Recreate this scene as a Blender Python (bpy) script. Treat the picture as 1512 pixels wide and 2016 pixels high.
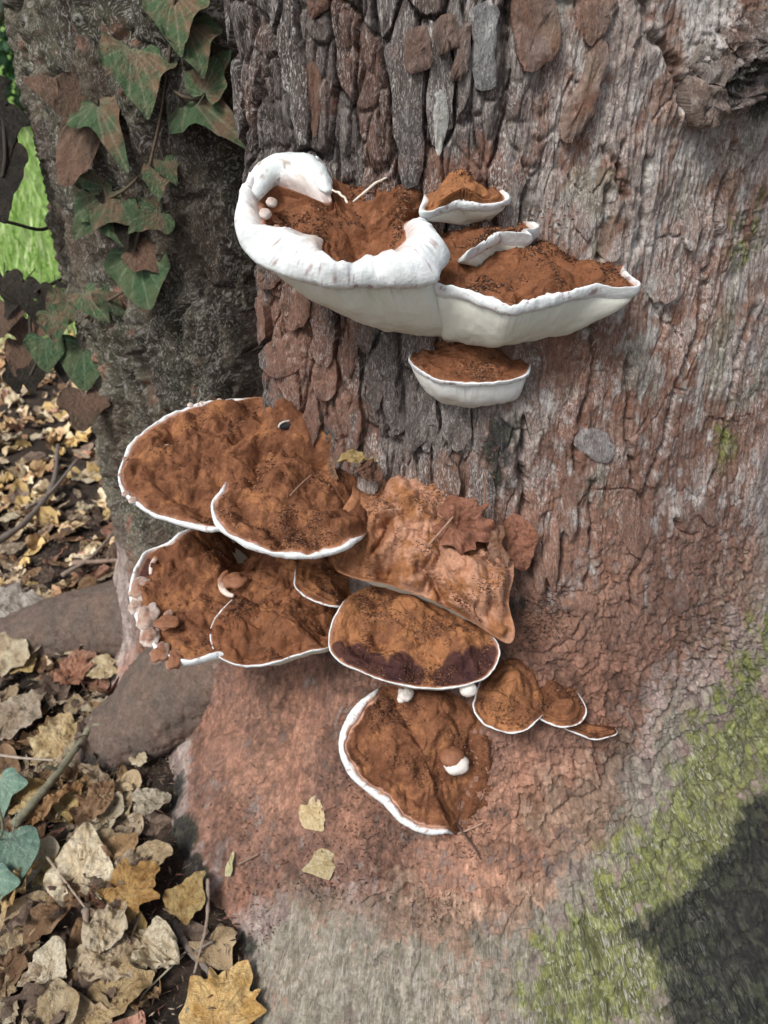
import bpy, math, random
import numpy as np
from mathutils import Vector, Matrix

for o in list(bpy.data.objects):
    bpy.data.objects.remove(o, do_unlink=True)
SC = bpy.context.scene
COL = SC.collection
random.seed(5)
RNG = np.random.default_rng(11)

# ------------------------------------------------------------------ camera
CAM = np.array([0.0, 0.0, 0.85]); PITCH = math.radians(33.0); FPX = 1516.0
camd = bpy.data.cameras.new('camera'); cam = bpy.data.objects.new('camera', camd); COL.objects.link(cam)
cam.location = CAM; cam.rotation_euler = (math.pi/2 - PITCH, 0, 0)
camd.sensor_fit = 'VERTICAL'; camd.sensor_height = 36.0; camd.lens = 36.0*FPX/2016.0
camd.clip_start = 0.02; camd.clip_end = 500
camd.dof.use_dof = True; camd.dof.focus_distance = 0.62; camd.dof.aperture_fstop = 10.0
SC.camera = cam
# ------------------------------------------------------------------ world, sun, exposure
SUN_EL, SUN_AZ = math.radians(52), math.radians(222)
w = bpy.data.worlds.new('World'); SC.world = w; w.use_nodes = True
nt = w.node_tree; bg = nt.nodes['Background']
sky = nt.nodes.new('ShaderNodeTexSky'); sky.sky_type = 'NISHITA'; sky.sun_disc = False
sky.sun_elevation = SUN_EL; sky.sun_rotation = SUN_AZ
sky.dust_density = 3.0; sky.air_density = 1.0; sky.ozone_density = 1.0
hs = nt.nodes.new('ShaderNodeHueSaturation'); hs.inputs['Saturation'].default_value = 0.48
nt.links.new(sky.outputs[0], hs.inputs['Color']); nt.links.new(hs.outputs[0], bg.inputs['Color'])
bg.inputs['Strength'].default_value = 0.072
sd = bpy.data.lights.new('sun', 'SUN'); sd.energy = 1.4; sd.angle = math.radians(18); sd.color = (1.0, 0.98, 0.95)
so = bpy.data.objects.new('sun', sd); COL.objects.link(so)
so.rotation_euler = (math.pi/2 - SUN_EL, 0, math.pi - SUN_AZ)
so.location = (-3, -4, 6)
SC.view_settings.view_transform = 'Standard'; SC.view_settings.look = 'None'
SC.view_settings.gamma = 1.0; SC.view_settings.use_curve_mapping = False
SC.view_settings.exposure = 1.12

# ------------------------------------------------------------------ helpers: noise
_perm = np.random.default_rng(3).permutation(256).astype(np.int32); _perm = np.concatenate([_perm, _perm, _perm])
_g = np.random.default_rng(4).normal(size=(256, 3)).astype(np.float32); _g /= np.linalg.norm(_g, axis=1)[:, None]
def pn(x, y, z):
    x, y, z = np.broadcast_arrays(np.asarray(x, np.float32), np.asarray(y, np.float32), np.asarray(z, np.float32))
    xi, yi, zi = np.floor(x).astype(np.int32), np.floor(y).astype(np.int32), np.floor(z).astype(np.int32)
    fx, fy, fz = x-xi, y-yi, z-zi
    u, v, q = (f*f*f*(f*(f*6-15)+10) for f in (fx, fy, fz))
    xi &= 255; yi &= 255; zi &= 255
    def gr(i, j, k):
        h = _perm[_perm[_perm[(xi+i) & 255]+((yi+j) & 255)]+((zi+k) & 255)]
        g = _g[h]
        return g[..., 0]*(fx-i)+g[..., 1]*(fy-j)+g[..., 2]*(fz-k)
    def lp(a, b, t): return a+(b-a)*t
    return 1.5*lp(lp(lp(gr(0,0,0), gr(1,0,0), u), lp(gr(0,1,0), gr(1,1,0), u), v),
              lp(lp(gr(0,0,1), gr(1,0,1), u), lp(gr(0,1,1), gr(1,1,1), u), v), q)
def fbm(x, y, z, oc=4, gain=0.5):
    s, a = 0.0, 1.0
    for i in range(oc):
        s = s+a*pn(x+7.3*i, y-3.1*i, z+1.7*i); a *= gain; x, y, z = x*2.03, y*2.03, z*2.03
    return s
def billow(x, y, z, oc=3, gain=0.5):
    s, a = 0.0, 1.0
    for i in range(oc):
        s = s+a*np.abs(pn(x+5.3*i, y-3.7*i, z+2.7*i)); a *= gain; x, y, z = x*2.1, y*2.1, z*2.1
    return s
def hsh(i, j, k):
    h = (i*374761393 + j*668265263 + k*2147483647*3) & 0xffffffff
    h = ((h ^ (h >> 13))*1274126177) & 0xffffffff
    return ((h ^ (h >> 16)) & 0xffff)/65535.0
def voro(u, v, seed=0):
    i0 = np.floor(u).astype(np.int64); j0 = np.floor(v).astype(np.int64)
    f1 = np.full(u.shape, 9.0); f2 = np.full(u.shape, 9.0); cid = np.zeros(u.shape); ox = np.zeros(u.shape); oy = np.zeros(u.shape)
    for di in (-1, 0, 1):
        for dj in (-1, 0, 1):
            i, j = i0+di, j0+dj
            px = i+0.1+0.8*hsh(i, j, seed); py = j+0.1+0.8*hsh(i, j, seed+17)
            d = np.hypot(u-px, v-py); r = hsh(i, j, seed+31)
            m = d < f1
            f2 = np.where(m, f1, np.minimum(f2, d)); cid = np.where(m, r, cid)
            ox = np.where(m, u-px, ox); oy = np.where(m, v-py, oy); f1 = np.where(m, d, f1)
    return f1, f2, cid, ox, oy
def ss(a, b, x):
    t = np.clip((x-a)/(b-a), 0, 1); return t*t*(3-2*t)
def lerp(a, b, t):
    return np.asarray(a)+(np.asarray(b)-np.asarray(a))*np.asarray(t)[..., None]
def catmull(pts, n, closed=False):
    P = np.asarray(pts, float)
    if closed: Q = np.vstack([P[-1], P, P[0], P[1]]); m = len(P)
    else: Q = np.vstack([2*P[0]-P[1], P, 2*P[-1]-P[-2]]); m = len(P)-1
    t = np.linspace(0, m, n, endpoint=not closed); k = np.minimum(t.astype(int), m-1); f = (t-k)[:, None]
    a, b, c, d = Q[k], Q[k+1], Q[k+2], Q[k+3]
    return 0.5*(2*b+(c-a)*f+(2*a-5*b+4*c-d)*f**2+(3*b-a-3*c+d)*f**3)
# ------------------------------------------------------------------ helpers: meshes, tags
def link(o, parent=None):
    COL.objects.link(o)
    if parent is not None: o.parent = parent
    return o
def mesh_data(name, V, F, mat, col=None, uv=None, smooth=True):
    me = bpy.data.meshes.new(name)
    V = np.asarray(V, np.float32).reshape(-1, 3); F = np.asarray(F, np.int32); n = F.shape[1]
    me.vertices.add(len(V)); me.vertices.foreach_set('co', V.ravel())
    me.loops.add(F.size); me.loops.foreach_set('vertex_index', F.ravel())
    me.polygons.add(len(F)); me.polygons.foreach_set('loop_start', np.arange(0, F.size, n, dtype=np.int32))
    me.polygons.foreach_set('use_smooth', np.full(len(F), smooth))
    if col is not None:
        c = np.asarray(col, np.float32).reshape(len(V), -1)
        if c.shape[1] == 3: c = np.hstack([c, np.ones((len(V), 1), np.float32)])
        me.color_attributes.new('Col', 'FLOAT_COLOR', 'POINT').data.foreach_set('color', c.ravel())
    if uv is not None:
        me.uv_layers.new(name='UVMap').data.foreach_set('uv', np.asarray(uv, np.float32)[F.ravel()].ravel())
    me.update(calc_edges=True)
    me.materials.append(mat)
    return me
def mk(name, V, F, mat, parent=None, col=None, uv=None, smooth=True):
    return link(bpy.data.objects.new(name, mesh_data(name, V, F, mat, col, uv, smooth)), parent)
def gridf(n, m, wrap=False, flip=False):
    i, j = np.meshgrid(np.arange(n-1), np.arange(m if wrap else m-1), indexing='ij'); j2 = (j+1) % m
    f = np.stack([i*m+j, i*m+j2, (i+1)*m+j2, (i+1)*m+j], -1).reshape(-1, 4)
    return f[:, ::-1] if flip else f
def tag(o, label=None, cat=None, group=None, kind=None):
    if label: o['label'] = label
    if cat: o['category'] = cat
    if group: o['group'] = group
    if kind: o['kind'] = kind
    return o
def empty(name, loc=(0, 0, 0), label=None, cat=None, group=None):
    o = bpy.data.objects.new(name, None); o.empty_display_size = 0.02; COL.objects.link(o)
    o.location = loc
    return tag(o, label, cat, group)
def tube_arrays(pts, rad, n=8, jit=0.0):
    P = np.asarray(pts, float); R = np.broadcast_to(np.asarray(rad, float), (len(P),))
    T = np.gradient(P, axis=0); T /= np.linalg.norm(T, axis=1)[:, None]+1e-9
    ref = np.array([0.3, 0.2, 0.93]); A = np.cross(T, ref); A /= np.linalg.norm(A, axis=1)[:, None]+1e-9
    B = np.cross(T, A); a = np.linspace(0, 2*math.pi, n, endpoint=False)
    V = P[:, None]+R[:, None, None]*(A[:, None]*np.cos(a)[None, :, None]+B[:, None]*np.sin(a)[None, :, None])
    if jit: V = V+RNG.normal(size=V.shape)*jit
    V = V.reshape(-1, 3); F = gridf(len(P), n, True)
    V = np.vstack([V, P[0], P[-1]]); k = len(V)
    c0 = [[(j+1) % n, j, k-2, k-2] for j in range(n)]; b = (len(P)-1)*n
    c1 = [[b+j, b+(j+1) % n, k-1, k-1] for j in range(n)]
    tri = [c[:3] for c in c0+c1]
    # all triangles
    F3 = np.vstack([F[:, [0, 1, 2]], F[:, [0, 2, 3]], np.array(tri)])
    return V, F3
# ------------------------------------------------------------------ helpers: photo pixels
def ray(px, py):
    a = (px-756)/FPX; b = (1008-py)/FPX; c, s = math.cos(PITCH), math.sin(PITCH)
    return np.array([a, c+b*s, -s+b*c])
def ground_at(px, py, z=0.0):
    d = ray(px, py); t = (z-CAM[2])/d[2]; return CAM+t*d
# ------------------------------------------------------------------ materials
def new_mat(name, rough=0.9):
    m = bpy.data.materials.new(name); m.use_nodes = True
    b = m.node_tree.nodes['Principled BSDF']; b.inputs['Roughness'].default_value = rough
    b.inputs['Specular IOR Level'].default_value = 0.3
    return m, m.node_tree, b
def N(nt, t, **kw):
    n = nt.nodes.new(t)
    for k, v in kw.items(): setattr(n, k, v)
    return n
def noise_node(nt, vec, scale, detail=4, rough=0.6, dist=0.0):
    n = N(nt, 'ShaderNodeTexNoise'); n.inputs['Scale'].default_value = scale; n.inputs['Detail'].default_value = detail
    n.inputs['Roughness'].default_value = rough; n.inputs['Distortion'].default_value = dist
    nt.links.new(vec, n.inputs['Vector']); return n.outputs[0]
def mrange(nt, val, a, b, c, d):
    n = N(nt, 'ShaderNodeMapRange'); nt.links.new(val, n.inputs[0])
    for i, x in enumerate((a, b, c, d)): n.inputs[i+1].default_value = x
    return n.outputs[0]
def math_node(nt, op, a, b=None, v=None):
    n = N(nt, 'ShaderNodeMath', operation=op); nt.links.new(a, n.inputs[0])
    if b is not None: nt.links.new(b, n.inputs[1])
    if v is not None: n.inputs[1].default_value = v
    return n.outputs[0]
def mixc(nt, fac, a, b, blend='MIX'):
    n = N(nt, 'ShaderNodeMix', data_type='RGBA', blend_type=blend)
    if isinstance(fac, float): n.inputs[0].default_value = fac
    else: nt.links.new(fac, n.inputs[0])
    for s, x in ((6, a), (7, b)):
        if isinstance(x, tuple): n.inputs[s].default_value = (*x, 1)
        else: nt.links.new(x, n.inputs[s])
    return n.outputs[2]
def mulc(nt, col, val):
    n = N(nt, 'ShaderNodeVectorMath', operation='SCALE'); nt.links.new(col, n.inputs[0]); nt.links.new(val, n.inputs['Scale'])
    return n.outputs[0]
def bump(nt, b, h, dist, strength=1.0, prev=None):
    n = N(nt, 'ShaderNodeBump'); n.inputs['Distance'].default_value = dist; n.inputs['Strength'].default_value = strength
    nt.links.new(h, n.inputs['Height'])
    if prev is not None: nt.links.new(prev, n.inputs['Normal'])
    nt.links.new(n.outputs[0], b.inputs['Normal']); return n.outputs[0]
def scalevec(nt, vec, s):
    n = N(nt, 'ShaderNodeVectorMath', operation='MULTIPLY'); nt.links.new(vec, n.inputs[0]); n.inputs[1].default_value = s
    return n.outputs[0]

def bark_mat():
    m, nt, b = new_mat('bark', 0.88)
    at = N(nt, 'ShaderNodeAttribute', attribute_name='Col'); tc = N(nt, 'ShaderNodeTexCoord')
    uv = tc.outputs['UV']; ob = tc.outputs['Object']
    fine = noise_node(nt, ob, 260, 8, 0.7)
    col = mulc(nt, at.outputs['Color'], mrange(nt, fine, 0.3, 0.7, 0.62, 1.38))
    mid = noise_node(nt, ob, 70, 5, 0.6)
    col = mulc(nt, col, mrange(nt, mid, 0.3, 0.7, 0.8, 1.2))
    fv = scalevec(nt, uv, (420, 115, 1)); fib = noise_node(nt, fv, 1.0, 4, 0.7, 2.2)
    fm = mrange(nt, fib, 0.50, 0.62, 0, 0.95); fm = math_node(nt, 'MULTIPLY', fm, at.outputs['Alpha'])
    col = mixc(nt, fm, col, (0.68, 0.63, 0.59))
    dk = mrange(nt, fib, 0.45, 0.36, 0, 0.75); dk = math_node(nt, 'MULTIPLY', dk, at.outputs['Alpha'])
    col = mixc(nt, dk, col, (0.085, 0.05, 0.038))
    nt.links.new(col, b.inputs['Base Color'])
    p = bump(nt, b, fib, 0.003, 1.0)
    p = bump(nt, b, fine, 0.0016, 0.9, p)
    return m
def dust_mat():
    m, nt, b = new_mat('spore_dust', 1.0); b.inputs['Specular IOR Level'].default_value = 0.05
    at = N(nt, 'ShaderNodeAttribute', attribute_name='Col'); ob = N(nt, 'ShaderNodeTexCoord').outputs['Object']
    n1 = noise_node(nt, ob, 420, 8, 0.7); n2 = noise_node(nt, ob, 90, 5, 0.65, 0.6)
    col = mulc(nt, at.outputs['Color'], mrange(nt, n1, 0.3, 0.7, 0.78, 1.2))
    col = mulc(nt, col, mrange(nt, n2, 0.3, 0.7, 0.8, 1.2))
    sp = noise_node(nt, ob, 900, 2, 0.5)
    col = mixc(nt, mrange(nt, sp, 0.68, 0.74, 0, 0.55), col, (0.035, 0.016, 0.011))
    col = mixc(nt, mrange(nt, sp, 0.27, 0.22, 0, 0.5), col, (0.5, 0.3, 0.2))
    nt.links.new(col, b.inputs['Base Color'])
    p = bump(nt, b, n2, 0.0035, 0.7); p = bump(nt, b, n1, 0.0013, 1.0, p)
    return m
def white_mat():
    m, nt, b = new_mat('white_margin', 0.6)
    at = N(nt, 'ShaderNodeAttribute', attribute_name='Col'); ob = N(nt, 'ShaderNodeTexCoord').outputs['Object']
    n1 = noise_node(nt, ob, 160, 6, 0.6); n3 = noise_node(nt, ob, 1100, 2, 0.5)
    col = mulc(nt, at.outputs['Color'], mrange(nt, n1, 0.3, 0.7, 0.9, 1.05))
    col = mixc(nt, mrange(nt, n3, 0.70, 0.74, 0, 0.8), col, (0.10, 0.05, 0.03))
    nt.links.new(col, b.inputs['Base Color'])
    b.inputs['Subsurface Weight'].default_value = 0.0
    bump(nt, b, n1, 0.0015, 0.7)
    return m
def leaf_mat(name, rough=0.6, var=0.25, bumpd=0.0008, trans=0.0, spot=0.6):
    m, nt, b = new_mat(name, rough)
    at = N(nt, 'ShaderNodeAttribute', attribute_name='Col'); ob = N(nt, 'ShaderNodeTexCoord').outputs['Object']
    oi = N(nt, 'ShaderNodeObjectInfo')
    n1 = noise_node(nt, ob, 7, 7, 0.7); n2 = noise_node(nt, ob, 14, 6, 0.75)
    col = mulc(nt, at.outputs['Color'], mrange(nt, n1, 0.3, 0.7, 1-var, 1+var))
    col = mulc(nt, col, mrange(nt, oi.outputs['Random'], 0, 1, 1.0, 1.55))
    col = mixc(nt, mrange(nt, n2, 0.64, 0.76, 0, spot), col, (0.075, 0.045, 0.028))
    nt.links.new(col, b.inputs['Base Color'])
    if trans: b.inputs['Transmission Weight'].default_value = 0
    bump(nt, b, n1, bumpd*30, 0.8)
    return m
def plain_mat(name, rough=0.9, scale=60, var=0.3, bd=0.002):
    m, nt, b = new_mat(name, rough)
    at = N(nt, 'ShaderNodeAttribute', attribute_name='Col'); ob = N(nt, 'ShaderNodeTexCoord').outputs['Object']
    n1 = noise_node(nt, ob, scale, 8, 0.7)
    nt.links.new(mulc(nt, at.outputs['Color'], mrange(nt, n1, 0.3, 0.7, 1-var, 1+var)), b.inputs['Base Color'])
    bump(nt, b, n1, bd, 0.8)
    return m
M_BARK = bark_mat(); M_DUST = dust_mat(); M_WHITE = white_mat()
M_PORE = plain_mat('pore_surface', 0.7, 140, 0.05, 0.0006)
M_IVY = leaf_mat('ivy_leaf', 0.42, 0.12, 0.0004, spot=0.3); M_DEAD = leaf_mat('dead_leaf', 0.75, 0.22, 0.0009)
M_TWIG = plain_mat('twig', 0.85, 200, 0.35, 0.001); M_SOIL = plain_mat('soil', 0.85, 140, 0.5, 0.006)
M_CRUMB = plain_mat('crumbs', 0.95, 300, 0.3, 0.0005); M_GRASS = plain_mat('grass', 0.6, 6, 0.25, 0.0)

# ------------------------------------------------------------------ trunk form (polar about C)
C = np.array([0.10, 1.15]); D2R = math.pi/180
_rt = np.array([(-180,.45),(-140,.48),(-110,.50),(-90,.522),(-78,.53),(-65,.528),(-52,.508),(-45,.482),(-39,.455),(-34.5,.445),(-30,.455),(-26,.464),(-15,.468),(0,.47),(15,.475),(30,.475),(45,.47),(90,.46),(135,.45),(180,.45)])
_fl = np.array([(-180,.2),(-120,.2),(-90,.04),(-70,.05),(-55,.09),(-45,.11),(-38,.16),(-32,.23),(-26,.255),(-21,.27),(-18,.32),(-15,.37),(-10,.42),(0,.45),(20,.43),(45,.4),(90,.3),(180,.2)])
def r_smooth(th, z):
    d = np.degrees(th)
    r = np.interp(d, _rt[:, 0], _rt[:, 1])
    f = np.interp(d, _fl[:, 0], _fl[:, 1]); h = np.interp(d, [-180, -50, -25, 0, 180], [.12, .12, .17, .2, .2])
    r = r+f*np.exp(-np.maximum(z, -0.1)/h)
    fold = np.exp(-((d+34.5+0.6*np.sin(z*9))/2.4)**2)
    r = r-0.15*fold*ss(0.18, 0.38, z)
    return r-0.045*np.maximum(z-1.0, 0)
def trunk_pt(th, z, r): return np.stack([C[0]+r*np.sin(th), C[1]-r*np.cos(th), z+0*r], -1)
def polar(p):
    dx, dy = p[..., 0]-C[0], C[1]-p[..., 1]; return np.arctan2(dx, dy), np.hypot(dx, dy)
_T = np.linspace(0.15, 2.2, 900)
def hit_fn(px, py, rf):
    d = ray(px, py); P = CAM+_T[:, None]*d
    th, r = polar(P); g = r-rf(th, P[:, 2])
    k = np.argmax(g < 0)
    if g[k] >= 0: return None
    lo, hi = _T[k-1], _T[k]
    for _ in range(14):
        m = 0.5*(lo+hi); p = CAM+m*d; th, r = polar(p)
        if r-rf(th, p[2]) < 0: hi = m
        else: lo = m
    return CAM+hi*d
def hit0(px, py): return hit_fn(px, py, r_smooth)
# grid
th_a = np.concatenate([np.linspace(-180, -112, 24, endpoint=False), np.linspace(-112, -40, 250, endpoint=False),
    np.linspace(-40, -29, 60, endpoint=False), np.linspace(-29, 36, 560, endpoint=False), np.linspace(36, 60, 60, endpoint=False), np.linspace(60, 180, 40, endpoint=False)])*D2R
z_a = np.concatenate([np.linspace(-0.06, 0.0, 8, endpoint=False), np.linspace(0, 0.30, 330, endpoint=False), np.linspace(0.30, 0.98, 500, endpoint=False), np.linspace(0.98, 1.4, 40, endpoint=False), np.linspace(1.4, 6.0, 40)])
TH, Z = np.meshgrid(th_a, z_a, indexing='xy')          # rows = z
U = TH*0.47
R0 = r_smooth(TH, Z); P0 = trunk_pt(TH, Z, R0)

def blob_mask(P, blobs):
    """soft union of balls; each blob is a photo pixel on the trunk and a radius in photo pixels"""
    m = np.ones(P.shape[:-1])
    for b in blobs:
        c = hit0(b[0], b[1])
        if c is None: continue
        rad = b[2]*np.linalg.norm(c-CAM)/FPX*0.92; s = b[3] if len(b) > 3 else 1.0
        if P.shape[:2] == (len(z_a), len(th_a)):
            tc, rc = polar(c); dt = 2*rad/max(rc-rad*2, .3)
            i0, i1 = np.searchsorted(th_a, [tc-dt, tc+dt]); j0, j1 = np.searchsorted(z_a, [c[2]-2*rad, c[2]+2*rad]); w_ = (slice(j0, j1), slice(i0, i1))
        else: w_ = slice(None)
        d2 = ((P[w_]-c)**2).sum(-1)/(rad*rad)
        m[w_] *= 1-s*np.exp(-d2**1.5)
    return 1-m
def seg_dist(P, pts):
    d = np.full(P.shape[:-1], 9.0)
    for a, b in zip(pts[:-1], pts[1:]):
        ab = b-a; t = np.clip(((P-a)@ab)/(ab@ab+1e-12), 0, 1)
        d = np.minimum(d, np.linalg.norm(P-(a+t[..., None]*ab), axis=-1))
    return d
CRACKS = [  # photo pixels on the trunk, width m, depth m
 ([(1000,0),(998,112),(995,223),(983,305)], .0035, .010), ([(1266,0),(1273,63),(1307,100),(1325,138),(1333,167),(1340,208)], .0028, .007),
 ([(1273,312),(1266,372),(1266,439),(1255,487)], .0026, .006), ([(1448,290),(1444,335),(1422,390),(1415,428),(1418,483),(1392,539),(1385,595),(1370,667),(1344,719),(1322,786),(1307,868),(1277,935),(1266,1001),(1266,1083),(1244,1139),(1247,1195)], .003, .006),
 ([(1485,604),(1470,645),(1437,741),(1426,838),(1415,905),(1394,953)], .0028, .006), ([(1240,700),(1236,793),(1236,883),(1244,946)], .0025, .005),
 ([(1195,372),(1195,427),(1180,506)], .0025, .006), ([(1225,283),(1216,342),(1236,413)], .002, .005), ([(1162,637),(1162,763),(1143,808),(1132,883),(1132,927)], .0026, .006),
 ([(1080,1016),(1078,1065),(1043,1132)], .003, .009), ([(1110,1057),(1099,1120),(1080,1169)], .003, .009), ([(1166,946),(1166,1027),(1162,1146)], .0025, .006),
 ([(1355,1450),(1307,1483),(1285,1524)], .0022, .005), ([(1206,1491),(1177,1547),(1128,1580),(1091,1606),(1078,1640)], .0026, .006), ([(1329,1558),(1329,1606),(1307,1658),(1292,1703)], .0022, .005),
 ([(1158,1614),(1166,1658),(1145,1672)], .0022, .005), ([(1136,1755),(1154,1788),(1166,1848),(1174,1868)], .003, .007), ([(1240,1680),(1266,1706)], .002, .005),
 ([(558,1853),(581,1872),(579,1895)], .0026, .006), ([(786,1922),(786,1976)], .0026, .006), ([(746,1953),(754,1980)], .0022, .005), ([(596,1972),(635,1991),(658,2014)], .0022, .005),
 ([(930,1765),(938,1811),(949,1865)], .002, .004), ([(880,1914),(890,1934)], .002, .004), ([(1190,290),(1216,342)], .002, .004), ([(1040,820),(1025,900),(1035,990),(1020,1060)], .004, .010),
 ([(1329,1020),(1345,1050),(1372,1052)], .002, .005), ([(1045,1290),(1110,1265),(1160,1200)], .002, .004), ([(1340,1290),(1330,1360),(1290,1420),(1270,1450)], .002, .004), ([(1440,1240),(1400,1330),(1380,1400)], .002, .004)]
def fields(P, th, z):
    """region weights + extra masks in world space"""
    d = np.degrees(th); f = {}
    n = fbm(P[..., 0]*9, P[..., 1]*9, P[..., 2]*9, 4)
    f['n'] = n
    f['stem'] = ss(-34.5, -37, d)*ss(.13, .27, z+.03*n)
    f['plate'] = ss(-35.5, -33.5, d)*ss(4, -3, d+4*n)*ss(0.40, 0.50, z+0.02*n)
    f['dust'] = np.clip(blob_mask(P, [(560,1010,170),(620,1380,190),(520,1450,150),(560,1570,160),(650,1650,140),(760,1480,220),(800,1700,150),(900,1600,180),(960,1680,150),(1050,1560,150),(1100,1400,150),(1150,1280,120),
        (1080,1480,130),(1200,1400,90,.8),(960,1120,190),(1060,1130,90),(1180,1120,120,.85),(1300,1100,140,.75),(1230,960,110,.7),(1380,900,120,.65),(1300,830,110,.6),(1200,760,100,.55),(1380,1050,120,.65),(1150,660,80,.5),(1400,1250,140,.6),(1250,1250,130,.75),(1450,1100,100,.5),(1120,880,80,.6),(600,600,130,.75),(520,680,110,.8),(650,720,110,.6),
        (940,660,120,.9),(1080,640,80,.6),(720,820,100,.5),(640,850,130,.8),(900,370,90,.8),(600,430,120,.5),(470,1520,90),(430,1640,90),(480,1700,90),(450,1340,90),(420,1430,90),(395,1530,75),(350,1330,80),(300,1300,80),(500,1370,90),(420,1590,70,.8),(930,900,80,.35),(990,1250,90),(1350,1200,120,.5),(1250,1500,80,.4)])+0.25*n*0, 0, 1)
    f['peach'] = blob_mask(P, [(1000,1680,130),(1060,1720,110),(950,1720,120,.8),(1080,1600,110,.8),(1150,1150,110,.5),(1050,1060,60,.5),(900,1780,90,.5),(560,1450,120,.55),(500,1560,90,.6)])
    f['moss'] = blob_mask(P, [(1380,1640,100),(1420,1560,90,.8),(1330,1720,90,.8),(1250,1740,80,.7),(1150,1880,70),(1120,1950,80),(1180,1960,70,.8),(1250,1850,90,.7),(1350,1850,70,.6),(1330,1950,80,.5),(1450,1450,110,.5),(1500,1330,120,.45),(1490,1480,90,.5),(1480,450,70,.5),(1420,880,60,.3),(1480,2010,50)])
    f['green'] = blob_mask(P, [(620,1900,140),(750,1930,150),(900,1930,140),(1050,1900,120,.9),(560,1990,120),(1250,1650,200,.8),(1400,1450,180,.6),(1300,1900,200,.9),(1450,1200,150,.4),(1450,700,120,.3),(1350,300,120,.25)])
    f['darkened'] = np.clip(blob_mask(P, [(1512,1640,75),(1490,1720,80),(1440,1790,70),(1500,1800,100),(1390,1840,60,.9),(1440,1900,90,.95),(1400,1990,90,.95),(1500,1960,120),(1440,130,55,.75),(1500,190,50,.8),(1420,190,40,.8),(1310,1830,50,.7),(1250,1830,40,.6),(360,1650,55,.95),(350,1560,50,.8),(380,1740,55,.9),(480,1870,35,.8),(500,1960,30,.5),(1010,1200,35,.7),(980,860,70,.6),(990,930,60,.6)]), 0, 1)  # lower-right blobs paint a cast shadow into bark; left-foot blobs are damp
    f['pale'] = blob_mask(P, [(960,60,60),(950,160,50,.8),(1380,60,80,.7),(1320,260,60,.7),(1300,120,60,.7),(1100,330,80,.6),(1170,870,35),(1200,180,60,.6),(1160,500,90,.5),(1320,420,120,.55),(1400,600,110,.5),(1230,600,90,.4),(1330,700,100,.4),(1090,740,60,.5),(1190,1000,50,.4),(1370,1000,70,.5)])
    return f
FLD = fields(P0, TH, Z)
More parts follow.
